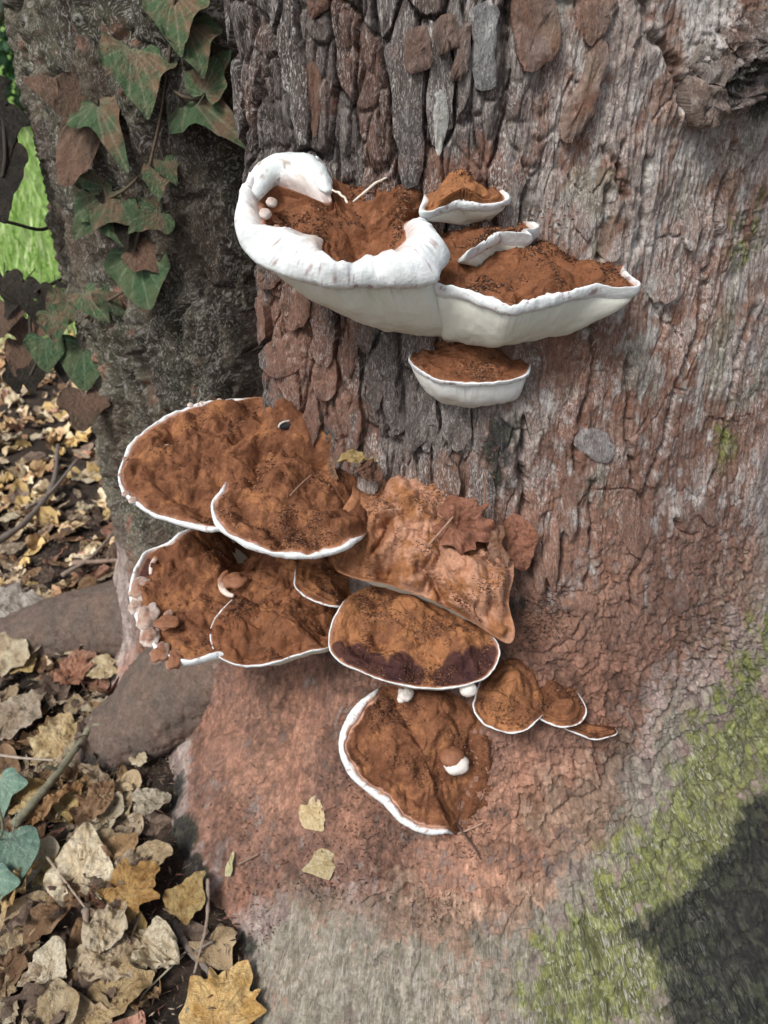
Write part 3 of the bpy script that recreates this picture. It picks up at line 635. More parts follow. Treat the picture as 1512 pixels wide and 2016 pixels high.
    mn = fbm(MP[..., 0]*130, MP[..., 1]*130, MP[..., 2]*130+seed, 4, .65)
    mc = lerp(np.broadcast_to(WHITE, MP.shape), np.array([.80,.82,.84]), np.clip(.5+mn, 0, 1))
    if white:
        stain = ss(.55, .0, sP[:, None]+.25*mn); mc = lerp(mc, np.array([.46,.25,.16]), np.minimum(1, stain*bloom*1.5))
        mc = lerp(mc, BROWN, ss(.55, .75, mn+.2*(1-free)[None]+.15*stain)*.7)
        mc = lerp(mc, BROWN, (1-ss(.25, .7, free))[None]*np.ones_like(mn))
    else:
        mc = np.repeat(cc[-1:], len(sP), 0)
    mk('margin', MP.reshape(-1, 3)-base, gridf(len(sP), nv, True), M_WHITE if white else M_DUST, th_empty, mc.reshape(-1, 3))
    # pore surface
    q = np.linspace(0, 1, 46)**1.1; E = MP[-1]
    bl_ = bhub if isinstance(bhub, list) else [bhub, bhub]
    b3 = np.array([hit0(*b_)+np.array([0, push_in, 0]) for b_ in bl_]); tx = (E[:, 0]-E[:, 0].min())/np.ptp(E[:, 0])
    bp = np.stack([np.interp(tx, np.linspace(0, 1, len(b3)), b3[:, c_]) for c_ in range(3)], -1)
    Es = np.stack([sm(E[:, c_], 60) for c_ in range(3)], -1); kk = ss(0, .3, q)[:, None, None]
    EE = E[None]*(1-kk)+Es[None]*kk
    PS = EE*(1-q[:, None, None])+bp[None]*q[:, None, None]
    bl = (np.sin(np.pi*q**.8)*bulge)[:, None]*free[None]
    PS[..., 2] -= bl*1.0; PS[..., 1] -= bl*.5
    pnz = fbm(PS[..., 0]*30, PS[..., 1]*30, PS[..., 2]*30+seed, 4)
    w_ = np.sin(np.pi*q)[:, None]; PS[..., 2] += .0035*pnz*w_
    pc = lerp(np.broadcast_to(CREAM if pore is None else np.array(pore), PS.shape), np.array([.78,.79,.71]), np.clip(.4+pnz, 0, 1))
    mk('pore_surface', PS.reshape(-1, 3)-base, gridf(46, nv, True), M_PORE, th_empty, pc.reshape(-1, 3))
    return top
def fungus(label, att, name='bracket_fungus'):
    return empty(name, hit0(*att), label, 'fungus', 'bracket fungi growing on the trunk')
_sph = None
def nodule(parent, p, size, brown=.5, seed=0, squash=(1, 1, .7), name='lobe'):
    n, m = 16, 24; a = np.linspace(0, math.pi, n); b = np.linspace(0, 2*math.pi, m, endpoint=False)
    D = np.stack([np.outer(np.sin(a), np.cos(b)), np.outer(np.sin(a), np.sin(b)), np.outer(np.cos(a), np.ones(m))], -1)
    s = size*(1+(.12 if size < .0075 or name.startswith('button') else .34)*fbm(D[..., 0]*1.3+seed, D[..., 1]*1.3, D[..., 2]*1.3, 3)); V = D*s[..., None]*np.array(squash)+p
    t = ss(brown-.35, brown+.35, 1-(D[..., 2]*.75-D[..., 1]*.45)*.5-.5+.14*fbm(D[..., 0]*3, D[..., 1]*3+seed, D[..., 2]*3, 3))
    c = lerp(np.broadcast_to(BROWN*1.15, D.shape), np.array([.76,.70,.64]), t)
    return mk(name, V.reshape(-1, 3)-np.array(parent.location), gridf(n, m, True), M_WHITE, parent, c.reshape(-1, 3))

# 1 upper white-rimmed bracket: two lobes and two shelves
fA = fungus('largest fungus, broad thick white rim curled round a brown dusty hollow, highest on trunk', (900, 560))
tA = bracket(fA, [(612,314),(580,313),(536,318),(492,344),(468,391),(458,423),(462,452),(478,481),(504,506),(536,523),(603,542),(658,554),(731,550),(789,550),(859,542),(872,520),(890,492),(876,475),(850,455),(862,425),(850,380),(785,362),(715,366),(668,350)],
    (690,440), [(790,640),(830,664),(930,684)], (740,385), push=.030, gy=.60, gx=.0, inner=[(622,326),(636,350),(648,374),(655,391),(641,399),(603,385),(565,367),(527,367),(511,396),(513,425),(524,460),(556,462),(591,463),(632,469),(633,495),(661,519),(702,513),(748,500),(783,489),(801,469),(795,443),(806,430),(835,430),(860,424),(848,382),(785,364),(715,368),(655,352)],
    rr=.0075, lip=.010, lump=.005, back=(19,20,21,22,23), seed=3, tone='rust', bulge=.014, bumps=[(690,420,70,-.010),(560,410,40,-.014),(720,490,50,-.012),(845,470,32,.012)], nv=420, wobble=.01, bloom=.35)
tA2 = bracket(fA, [(849,560),(876,570),(911,577),(959,597),(1000,611),(1034,606),(1076,598),(1124,585),(1172,573),(1213,570),(1250,577),(1262,567),(1248,552),(1237,543),(1220,514),(1186,503),(1124,492),(1060,470),(960,480),(880,498),(858,530)],
    (1040,535), [(880,684),(960,688),(1020,684),(1060,660)], (1060,480), gy=.42, gx=-.02, rimw=.0065, rr=.0042, lip=.0035, lump=.005, back=(14,15,16,17,18,19), sink=(20,), seed=8, tone='rust', bulge=.014, bumps=[(1180,520,45,.008),(1080,510,40,.010),(900,545,40,-.008),(1000,580,60,-.004)], nv=360, cname='cap')
bracket(fA, [(826,421),(866,413),(897,407),(945,407),(986,403),(1008,393),(1000,380),(973,362),(935,352),(900,350),(866,355),(842,372),(828,400)], (910,385), (955,450), (930,352), gy=.75, rimw=.005, rr=.0035, lip=.001, lump=.002, back=(7,8,9,10,11), seed=12, tone='orange', bumps=[(900,362,42,.014)], nv=200, nu=60, bulge=.004, cname='shelf')
bracket(fA, [(890,512),(914,506),(938,492),(973,475),(1000,458),(1025,461),(1045,472),(1068,464),(1062,448),(1010,428),(940,422),(860,432),(850,470)], (960,455), (1000,525), (980,425), gy=.6, rimw=.006, rr=.005, lip=.003, lump=.004, back=(9,10,11), sink=(12,0), seed=15, tone='rust', nv=200, nu=60, bulge=.004, cname='shelf')
ap = [(500,392), (525,352), (565,338), (605,342), (632,362), (648,386)]; AP = catmull([tA(*p_) for p_ in ap], 40)+np.array([0, -.003, .003])
AR = np.interp(np.linspace(0, 1, 40), [0, .15, .4, .65, .85, 1], [.006, .0105, .0125, .012, .009, .003])
AV, AF = tube_arrays(AP, AR, 28); AV = AV+(.0022*fbm(AV[:, 0]*55, AV[:, 1]*55, AV[:, 2]*55, 4))[:, None]
mn_ = fbm(AV[:, 0]*130, AV[:, 1]*130, AV[:, 2]*130, 4, .65)
mk('rolled_rim', AV-np.array(fA.location), AF, M_WHITE, fA, lerp(np.broadcast_to(WHITE, AV.shape), BROWN*1.3, ss(.5, .75, mn_)*.7))
for (x, y, s, br) in [(535,401,.0045,.15), (522,424,.005,.1), (545,452,.003,.3), (560,455,.002,.1), (527,458,.0025,.4)]:
    nodule(fA, tA(x, y)+np.array([0, 0, .001]), s, br, x, (1, 1, .9), 'nodule')
def strip(parent, pts3, rad, col, name):
    V, F = tube_arrays(catmull(pts3, 24), rad*(.6+.5*np.sin(np.linspace(.2, 2.9, 24))), 8); V = V+.0008*fbm(V[:, 0]*200, V[:, 1]*200, V[:, 2]*200, 2)[:, None]
    return mk(name, V-np.array(parent.location), F, M_WHITE, parent, np.tile(np.array(col), (len(V), 1)))
strip(fA, [tA(695,408)+[0,0,.004], tA(715,402)+[0,0,.008], tA(738,388)+[0,0,.010], tA(762,375)+[0,0,.010]], .0010, (.70,.62,.52), 'thin_edge')
strip(fA, [tA(654,390)+[0,0,.006], tA(672,398)+[0,0,.006], tA(685,410)+[0,0,.004]], .0010, (.70,.62,.52), 'thin_edge')
# 2 small one under it
fB = fungus('small half-moon fungus with deep white front, tucked under the largest white-rimmed one', (930, 740))
bracket(fB, [(804,704),(809,717),(820,727),(849,744),(890,754),(952,756),(1000,751),(1031,742),(1044,730),(1040,700),(990,670),(930,660),(860,668),(820,685)], (925,710), [(880,795),(930,803),(1015,795)], (925,672), gy=.55, rimw=.0015, rr=.003, lump=.0015, back=(9,10,11,12,13), seed=21, tone='rust', bulge=.012, fine=.0008, nv=240, nu=60, pore=(.76,.77,.74))
# 3 left middle
fC = fungus('wide brown fungus with scalloped thin white rim against the ivy-clad stem', (600, 880))
tC = bracket(fC, [(600,800),(520,782),(442,786),(385,795),(359,805),(319,823),(283,848),(256,871),(243,899),(232,929),(233,955),(243,975),(270,995),(306,1016),(352,1033),(392,1041),(425,1044),(500,1045),(600,1025),(670,970),(680,880)], (450,905), (560,1000), (560,850), gy=.36, gx=.0, rimw=.004, rr=.003, lip=.001, lump=.0075, lfreq=30, back=(0,1,19,20), sink=(17,18), seed=31, tone='brown', bulge=.004, nv=420, nu=110, bumps=[(470,870,45,.006),(390,860,40,.006),(560,860,50,.006)])
for (x, y, s, br) in [(375,799,.0035,.1), (398,795,.003,.15), (432,790,.003,.1), (262,987,.0045,.2), (248,974,.0038,.25), (240,937,.0035,.35), (247,905,.003,.3)]:
    nodule(fC, tC(x, y)+np.array([0, 0, .001]), s, br, x)
strip(fC, [tC(312,888)+[0,0,.003], tC(325,898)+[0,-.002,.004], tC(342,902)+[0,-.003,.004], tC(365,897)+[0,0,.001]], .0026, (.62,.46,.37), 'curled_lobe')
nodule(fC, tC(330,887)+np.array([0, 0, .003]), .006, .2, 7, (1.1, .7, .6))
# 4 front lobe
fD = fungus('brown fan with a smooth white rim, overlapping the scalloped one behind it', (700, 930))
tD = bracket(fD, [(433,965),(415,988),(418,1021),(435,1044),(471,1068),(518,1087),(571,1096),(617,1096),(666,1084),(697,1070),(730,1040),(745,980),(710,920),(640,890),(560,882),(500,900),(455,935)], (590,985), (640,1090), (680,905), push=.012, gy=.42, rimw=.0045, rr=.0042, lip=.0012, lump=.0065, lfreq=32, back=(11,12,13), sink=(10,14,15,16), seed=41, tone='brown', bulge=.003, nv=360, nu=100, bumps=[(560,905,50,.010),(640,940,40,.006),(560,1035,45,-.004),(480,1000,30,-.003)], bloom=.45)
# 5 lower left
fE = fungus('brown fungus with knobbly pinkish white left edge, lowest over the grey root', (640, 1140))
tE = bracket(fE, [(323,1070),(292,1083),(270,1108),(258,1133),(253,1164),(258,1195),(270,1229),(286,1257),(311,1285),(339,1304),(361,1310),(392,1304),(429,1294),(520,1290),(620,1270),(690,1200),(690,1120),(620,1050),(500,1020),(390,1035)], (460,1165), (600,1260), (620,1090), gy=.34, rimw=.005, rr=.0045, lip=.002, lump=.008, lfreq=30, back=(15,16,17,18), sink=(13,14), seed=51, tone='brown', bulge=.006, nv=400, nu=110, bumps=[(400,1200,40,.006),(360,1120,35,.005),(300,1130,30,-.006)], darkb=[(283,1118,22)])
for (x, y, s, br) in [(275,1158,.012,.3), (290,1212,.0125,.25), (296,1250,.010,.3), (331,1209,.005,.35), (316,1284,.010,.45), (345,1296,.009,.6), (268,1190,.008,.2), (343,1136,.0065,.6)]:
    nodule(fE, tE(x, y)+np.array([0, 0, -.001]), s*1.1, br, x, (.85, 1.3, .6))
nodule(fE, tE(330,1240)+np.array([0, 0, .009]), .011, .75, 3, (1.1, .9, .35), 'knob_shelf')
def crescent(parent, top, cpx, rpx, a0, a1, lab, z=.006, rad=.004):
    pts = [top(cpx[0]+rpx*math.cos(t), cpx[1]+rpx*math.sin(t))+np.array([0, 0, z]) for t in np.linspace(a0, a1, 8)]
    V, F = tube_arrays(catmull(pts, 30), rad*(.45+.55*np.sin(np.linspace(.25, 2.9, 30))), 10)
    zz = (V[:, 2]-V[:, 2].min())/(np.ptp(V[:, 2])+1e-6)
    c = lerp(np.broadcast_to(np.array([.70,.58,.50]), V.shape), BROWN*1.2, ss(.45, .8, zz+.2*pn(V[:, 0]*200, V[:, 1]*200, V[:, 2]*200)))
    return mk(lab, V-np.array(parent.location), F, M_WHITE, parent, c)
crescent(fE, tE, (462,1153), 26, 1.6, 4.2, 'curled_lobe', .004, .0036); nodule(fE, tE(465,1148)+np.array([0, 0, .002]), .012, 1.2, 4, (1.2, 1, .6))
crescent(fE, tE, (345,1130), 48, 3.1, 4.7, 'curled_lobe', .001, .0030)
fF = fungus('rust brown lobe with thin white rim, wedged between knobbly and dark-blotched fungi', (660, 1180))
tF = bracket(fF, [(440,1195),(417,1228),(412,1254),(420,1279),(435,1297),(466,1310),(500,1312),(535,1307),(572,1294),(612,1283),(650,1275),(700,1240),(700,1180),(640,1135),(560,1128),(490,1155)], (545,1220), (640,1290), (650,1130), push=.034, gy=.42, rimw=.0012, rr=.0022, lump=.007, lfreq=36, back=(11,12), sink=(13,14,15), seed=61, tone='rust', bulge=.004, nv=300, nu=90, bumps=[(455,1240,34,.009),(520,1250,40,.006)], bloom=.15)
# 6 small shelf
fG = fungus('small plain brown shelf, thin broken white edge, above the dark-blotched fungus', (650, 1130))
bracket(fG, [(578,1142),(581,1157),(600,1175),(631,1189),(668,1195),(710,1185),(715,1110),(640,1085),(590,1105)], (650,1140), (690,1205), (660,1090), push=.028, gy=.6, rimw=.0012, rr=.002, lump=.004, back=(5,6,7), sink=(8,), seed=71, tone='orange', bulge=.002, nv=180, nu=50)
# mound
fH = fungus('cracked peach coloured dusty mound of old fungus below curled leaves', (860, 1000))
tH = bracket(fH, [(690,975),(700,940),(740,925),(800,930),(860,945),(930,965),(975,1000),(1005,1060),(1012,1130),(1000,1185),(1014,1240),(1004,1272),(975,1255),(930,1225),(880,1195),(820,1170),(760,1150),(700,1140),(655,1115),(660,1060),(670,1010)], (850,1070), (870,1220), (880,965), push=.020, gy=1.05, rimw=.0008, rr=.006, lump=.008, lfreq=34, back=(1,2,3,4,5,6,7), sink=(0,13,14,15,16,17,18,19,20), seed=81, tone='peach', white=False, bulge=0, nv=340, nu=100, bumps=[(780,960,60,.010),(700,960,40,.008),(930,1060,40,.006),(960,1170,50,.008),(880,1040,40,.005),(765,1112,24,-.018),(755,1010,18,-.010),(770,1000,14,-.008)],
    grooves=[([(823,1090),(845,1098),(868,1125),(890,1150),(897,1180),(908,1200)], .0024, .012), ([(745,985),(755,1000),(760,1020),(735,1050)], .002, .008), ([(830,1040),(880,1060),(930,1080)], .003, .003), ([(900,1000),(950,1080),(960,1140),(970,1200)], .004, .003), ([(790,1120),(830,1165),(860,1180)], .0025, .006)])
# 7 dark-blotched
fI = fungus('orange brown fungus with dark maroon blotches along its thin white rim', (840, 1190))
tI = bracket(fI, [(668,1195),(652,1227),(646,1259),(652,1287),(676,1308),(711,1322),(747,1338),(791,1350),(838,1356),(886,1355),(926,1348),(957,1334),(977,1314),(986,1287),(983,1267),(971,1252),(935,1215),(880,1185),(800,1150),(730,1155),(690,1172)], (815,1250), (840,1370), (830,1175), push=.040, gy=.5, rimw=.0012, rr=.002, lump=.0055, lfreq=30, sink=(16,17,18,19,20), seed=91, tone='orange', bulge=.003, nv=360, nu=110, bloom=.35,
    bumps=[(800,1205,50,.014),(700,1255,40,.007),(880,1240,50,.008),(750,1248,16,-.012),(800,1290,40,.005),(905,1300,50,.004),(740,1310,60,-.004),(850,1330,60,-.003),(950,1300,40,-.004)],
    darkb=[(700,1292,26),(735,1308,26),(665,1280,16),(790,1318,30),(770,1330,22),(820,1328,18),(900,1320,30),(940,1310,34),(965,1290,22),(870,1332,18),(925,1335,16)])
nodule(fI, tI(925,1352)+np.array([0, .008, -.012]), .007, -.2, 9, (1.2, 1, 1.1), 'white_knob')
# 8 right lobed
fJ = fungus('small tawny fungus with three overlapping lobes, right of the dark-blotched one', (1050, 1350))
bracket(fJ, [(934,1374),(930,1390),(938,1410),(953,1427),(981,1439),(1009,1445),(1033,1439),(1057,1421),(1075,1390),(1065,1330),(1030,1295),(985,1300),(955,1325),(940,1352)], (1000,1375), (1010,1440), (1010,1310), push=.026, gy=.75, rimw=.0012, rr=.002, lump=.004, back=(9,10,11,12), sink=(8,), dive=.006, seed=101, tone='orange', bulge=.002, nv=220, nu=70, bloom=.2, bumps=[(1000,1350,40,.006),(1030,1410,24,-.004)])
bracket(fJ, [(1058,1412),(1084,1427),(1108,1433),(1140,1427),(1152,1413),(1156,1402),(1148,1378),(1120,1345),(1080,1315),(1050,1335),(1045,1385)], (1095,1380), (1100,1440), (1080,1330), push=.018, gy=.75, rimw=.0012, rr=.003, lump=.003, back=(7,8,9), sink=(10,), seed=105, tone='brown', bulge=.003, nv=160, nu=50, bloom=.2, cname='lobe')
bracket(fJ, [(1105,1430),(1140,1447),(1168,1457),(1196,1453),(1217,1443),(1200,1423),(1165,1395),(1130,1380),(1100,1400)], (1155,1425), (1150,1460), (1130,1395), push=.008, gy=.7, rimw=.0012, rr=.002, lump=.003, back=(5,6,7), sink=(8,), seed=109, tone='brown', bulge=.002, nv=160, nu=50, bloom=.2, cname='lobe')
# 9 lowest
fK = fungus('lowest brown fungus with thick bright white rim and a small button on top', (850, 1480))
tK = bracket(fK, [(728,1364),(707,1381),(682,1415),(669,1453),(671,1491),(690,1529),(724,1559),(758,1588),(787,1618),(817,1637),(851,1645),(881,1641),(905,1640),(960,1590),(975,1510),(960,1430),(900,1370),(820,1345),(760,1348)], (830,1490), (880,1610), (880,1470), push=.020, gy=.72, gx=-.28, rimw=.0075, rr=.0045, lip=.001, lump=.0045, lfreq=34, back=(12,13,14,15,16,17,18), dive=.001, seed=121, tone='brown', bulge=.002, nv=340, nu=100, bloom=.9, bumps=[(780,1480,40,.005),(850,1440,60,.005),(740,1470,26,-.003)])
p = tK(892, 1503)
nodule(fK, p+np.array([.002, -.006, .006]), .0125, -.2, 2, (1.05, .9, .75), 'button'); nodule(fK, p+np.array([-.002, -.001, .011]), .0125, 1.0, 5, (1, 1, .7), 'button_cap')
fL = fungus('tiny round white knob under the dark-blotched fungus', (797, 1372), 'fungus_knob')
nodule(fL, tK(797,1370)+np.array([0, -.010, .012]), .0075, -.2, 5, (1, 1, .95), 'knob'); nodule(fL, tK(789,1377)+np.array([0, -.010, .011]), .004, -.2, 8, (1, 1, .95), 'knob')

# crumbs lying on the caps
def flecks(P, size, colours, n3=True):
    n = len(P); d = RNG.normal(size=(n, 3, 3)); d /= np.linalg.norm(d, axis=2)[..., None]
    L = size*RNG.uniform(.35, 1.3, n)[:, None]
    a = d[:, 0]*L*np.array([1, 1, .35]); b = d[:, 1]*L*.28; c = d[:, 2]*L*.22
    V = np.stack([P-a, P+a, P+b+np.array([0, 0, .0004]), P+c+np.array([0, 0, .0009])], 1).reshape(-1, 3)
    o = np.arange(n)[:, None, None]*4; F = (np.array([[0, 1, 2], [0, 3, 1], [0, 2, 3], [1, 3, 2]])[None]+o).reshape(-1, 3)
    cc = np.repeat(np.array(colours)[RNG.integers(0, len(colours), n)], 4, 0)
    return V, F, cc
CRUMBC = [(.05,.022,.014), (.09,.035,.018), (.14,.055,.028), (.20,.085,.045), (.03,.018,.014), (.32,.18,.11)]
for cap, par, P, free in FUNGI_CAPS:
    n, m = P.shape[:2]; area = 2600 if m > 250 else 600
    i = (np.sqrt(RNG.uniform(.0, .92, area*4))*(n-1)).astype(int); j = RNG.integers(0, m, area*4); q = P[i, j]
    k = (fbm(q[:, 0]*30, q[:, 1]*30, q[:, 2]*30+3, 3) > RNG.uniform(.0, .7, len(q))); q = q[k][:area]
    V, F, cc = flecks(q+np.array([0, 0, .0004]), .0019, CRUMBC)
    tag(mk('crumbs', V-np.array(par.location), F, M_CRUMB, par, cc, None, False), kind='stuff')

# ------------------------------------------------------------------ ground
def gz(x, y): return 0.014*fbm(np.asarray(x)*5, np.asarray(y)*5, 0.5, 4)-.004+0.0*np.asarray(x)
gx_ = np.concatenate([np.linspace(-80, -2.2, 24, endpoint=False), np.linspace(-2.2, 1.2, 300, endpoint=False), np.linspace(1.2, 80, 24)])
gy_ = np.concatenate([np.linspace(-40, -.2, 16, endpoint=False), np.linspace(-.2, 3.0, 280, endpoint=False), np.linspace(3.0, 200, 40)])
GX, GY = np.meshgrid(gx_, gy_, indexing='xy'); near = np.exp(-((GX+.3)**2+(GY-1)**2)/9)
GZ = gz(GX, GY)*near+.004*fbm(GX*40, GY*40, 1, 3)*near
lawn = ss(2.1, 2.5, GY+.25*fbm(GX*2, GY*2, 3, 2)+.15*(GX+1))
gn = fbm(GX*30, GY*30, 2, 4)
gc = lerp(lerp(np.broadcast_to(np.array([.028,.021,.016]), GX.shape+(3,)), np.array([.075,.05,.035]), np.clip(.35+.7*gn, 0, 1)), np.array([.22,.36,.08]), lawn)
tag(mk('ground', np.stack([GX, GY, GZ], -1).reshape(-1, 3), gridf(len(gy_), len(gx_)), M_SOIL, None, gc.reshape(-1, 3)), kind='structure')
def ground_hit(px, py):
    p = ground_at(px, py)
    for _ in range(3): p = ground_at(px, py, float(gz(p[0], p[1])))
    return p
def inside_tree(p, m=.0):
    th, r = polar(np.asarray(p)); return r < r_smooth(th, max(p[2], 0))+m
# ------------------------------------------------------------------ leaves
def leaf_mesh(name, kind, mat, colA, colB, vein, curl=.3, fold=.2, seed=0, rings=7, nang=40, size=1.0, crumple=1.0, cf=4):
    """leaf of unit length lying on XY, tip at +Y, blade from -0.45 to 0.55"""
    if kind == 'ovate': o = [(0,-.45),(.16,-.40),(.29,-.22),(.33,.0),(.27,.22),(.14,.42),(0,.55),(-.14,.42),(-.27,.22),(-.33,0),(-.29,-.22),(-.16,-.40)]
    elif kind == 'heart': o = [(0,-.34),(.14,-.44),(.32,-.38),(.41,-.16),(.36,.08),(.2,.32),(0,.56),(-.2,.32),(-.36,.08),(-.41,-.16),(-.32,-.38),(-.14,-.44)]
    elif kind == 'ivy': o = [(0,-.24),(.09,-.37),(.26,-.41),(.42,-.27),(.50,-.02),(.37,.09),(.28,.17),(.17,.36),(0,.58),(-.17,.36),(-.28,.17),(-.37,.09),(-.50,-.02),(-.42,-.27),(-.26,-.41),(-.09,-.37)]
    elif kind == 'ivy_deep': o = [(0,-.22),(.08,-.34),(.22,-.36),(.40,-.26),(.54,-.10),(.36,-.02),(.22,.02),(.18,.14),(.14,.36),(0,.60),(-.14,.36),(-.18,.14),(-.22,.02),(-.36,-.02),(-.54,-.10),(-.40,-.26),(-.22,-.36),(-.08,-.34)]
    elif kind == 'maple': o = [(0,-.32),(.12,-.40),(.26,-.34),(.42,-.28),(.38,-.12),(.50,.10),(.40,.12),(.34,.18),(.35,.30),(.22,.26),(.16,.38),(0,.56),(-.16,.38),(-.22,.26),(-.35,.30),(-.34,.18),(-.40,.12),(-.50,.10),(-.38,-.12),(-.42,-.28),(-.26,-.34),(-.12,-.40)]
    else: o = [(0,-.45),(.12,-.35),(.16,-.1),(.14,.15),(.08,.4),(0,.55),(-.08,.4),(-.14,.15),(-.16,-.1),(-.12,-.35)]
    r_ = np.random.default_rng(seed); O = catmull(np.array(o)*(1+.08*r_.normal(size=(len(o), 1))), nang, True); hub = np.array([0, -.08])
    u = np.linspace(0, 1, rings)**.9; u[0] = .006; X = hub[0]+np.outer(u, O[:, 0]-hub[0]); Y = hub[1]+np.outer(u, O[:, 1]-hub[1])
    Zz = fold*np.abs(X)*.9-curl*(Y*Y)*.9+curl*.5*X*X*r_.uniform(-1, 1)+.05*(abs(curl)+.35)*fbm(X*3.5+seed, Y*3.5, seed*1.7, 4, .6)*3*crumple+.25*curl*np.sin(Y*4+seed)*X
    edge = np.broadcast_to(u[:, None], X.shape); Zz = Zz+curl*.35*np.maximum(edge-.7, 0)*fbm(X*5, Y*5, seed+2., 2)*2.5
    dv = np.abs(X)*1.0; tips = [np.array(p) for p in o if np.hypot(p[0], p[1]-hub[1]) > .36]
    for t in tips:
        t = np.array([t[0], t[1]]); s0 = np.array([0, -.28]); ab = t-s0; tt = np.clip(((X-s0[0])*ab[0]+(Y-s0[1])*ab[1])/(ab@ab), 0, 1)
        dv = np.minimum(dv, np.hypot(X-s0[0]-tt*ab[0], Y-s0[1]-tt*ab[1])+.004)
    n1 = fbm(X*cf+seed, Y*cf, seed*.3, 4, .6)
    c = lerp(np.broadcast_to(np.array(colA), X.shape+(3,)), np.array(colB), ss(-.35, .35, n1+.25*(edge-.5)))
    c = lerp(c, np.array(vein), ss(.022, .005, dv)*.65)
    V = np.stack([X, Y, Zz], -1).reshape(-1, 3)*size; F4 = gridf(rings, nang, True); F = np.vstack([F4[:, [0, 1, 2]], F4[:, [0, 2, 3]]])
    cc = c.reshape(-1, 3)
    # stalk
    L = .38; t = np.linspace(0, 1, 7)[:, None]; pts = np.hstack([.05*np.sin(t*2+seed)-.05*math.sin(seed), -.27-t*L, -.035+0*t])*size
    TV, TF = tube_arrays(pts, .011*size, 5); F = np.vstack([F, TF+len(V)]); cc = np.vstack([cc, np.tile(np.array(vein)*.8, (len(TV), 1))]); V = np.vstack([V, TV])
    return mesh_data(name, V, F, mat, cc)
def frame(tip, nrm):
    n = np.array(nrm, float); n /= np.linalg.norm(n); t = np.array(tip, float); t = t-n*(t@n); t /= np.linalg.norm(t)+1e-9; x = np.cross(t, n)
    return Matrix(((x[0], t[0], n[0]), (x[1], t[1], n[1]), (x[2], t[2], n[2])))
def put(name, me, p, size, tip, nrm, parent=None):
    o = bpy.data.objects.new(name, me); COL.objects.link(o)
    m = frame(tip, nrm).to_4x4(); m = Matrix.Translation(Vector(p)) @ m @ Matrix.Scale(size, 4)
    if parent is not None:
        o.parent = parent; m = Matrix.Translation(-Vector(parent.location)) @ m
    o.matrix_basis = m
    return o
TAN = [((.36,.26,.15), (.48,.37,.23), (.30,.21,.12)), ((.27,.165,.08), (.38,.25,.13), (.2,.12,.06)), ((.46,.375,.245), (.57,.49,.35), (.37,.29,.17)), ((.20,.115,.06), (.30,.19,.11), (.14,.08,.045)), ((.26,.13,.085), (.36,.2,.14), (.2,.1,.06)), ((.11,.075,.055), (.19,.135,.10), (.08,.05,.035)), ((.31,.23,.15), (.44,.35,.25), (.22,.16,.10)), ((.38,.26,.10), (.46,.34,.16), (.3,.19,.07))]
TANNAME = ['tan', 'golden brown', 'pale cream', 'dark brown', 'reddish brown', 'blackish brown', 'grey brown', 'ochre']
KINDS = ['ovate', 'heart', 'maple', 'slim', 'ovate']
LEAVES = {}
for ci in range(8):
    for k in range(3):
        kd = KINDS[(ci+k*2) % 5]; cu = [.15, .55, 1.0][k]
        LEAVES[(ci, k)] = (kd, leaf_mesh('fallen_leaf', kd, M_DEAD, *TAN[ci], curl=cu*(1 if (ci+k) % 3 else -1), fold=.15+.2*k, seed=ci*7+k*3+1))
KW = {'ovate': 'oval', 'heart': 'heart-shaped', 'maple': 'lobed', 'slim': 'narrow'}; CW = ['flat', 'curved', 'tightly curled']
def fallen(px, py, key, L, tipdeg, label=None, lift=.006, tilt=.3, on=None, group=None, name='fallen_leaf', nrm=None, cat='leaf'):
    p = ground_hit(px, py) if on is None else on
    kd, me = LEAVES[key] if isinstance(key[0], int) else key
    a = math.radians(tipdeg); nn = np.array([random.uniform(-tilt, tilt), random.uniform(-tilt, tilt)-.1, 1.0]) if nrm is None else nrm
    o = put(name, me, np.array(p)+np.array([0, 0, lift]), L, (math.cos(a), math.sin(a), 0), nn)
    return tag(o, label, cat, group)
GRP = 'fallen leaves littering the ground beside the trunk'
LANDM = [((160,1540), 'by the green forked twig'), ((385,1880), 'by the knobbly dark twig on black soil'), ((170,1735), 'by the large pale speckled leaf'), ((225,1915), 'by the wrinkled tan leaf'), ((45,1790), 'by the tall rolled golden leaf'), ((300,1600), 'by the fuzzy grey leaf clump'),
 ((15,1690), 'by the blue green ivy'), ((205,1340), 'against the near root'), ((25,1310), 'by the broad tan leaf'), ((160,1250), 'in front of the far root'), ((200,1120), 'behind the far root'), ((60,1050), 'by the dark bent branchlet'), ((130,900), 'below the hanging ivy'), ((40,760), 'at the edge of the lawn'), ((220,980), 'beside the ivy-clad stem'), ((445,2000), 'by the orange lobed leaf'), ((45,1430), 'by the large dull brown leaf'), ((20,1150), 'across from the far root'), ((110,2000), 'by the dusty tan leaf'), ((0,1930), 'beyond the small cream scrap')]
LANDM = [(ground_hit(*a_), b_) for a_, b_ in LANDM]
def leaf_label(k, ci, kd, L, p):
    j = int(np.argmin([np.hypot(q[0][0]-p[0], q[0][1]-p[1]) for q in LANDM])); sz = 'small' if L < .042 else ('middling' if L < .057 else 'big')
    return f'{sz} {CW[k]} {TANNAME[ci]} {KW[kd]} leaf {LANDM[j][1]}'
cnt = 0; tries = 0; placed = []
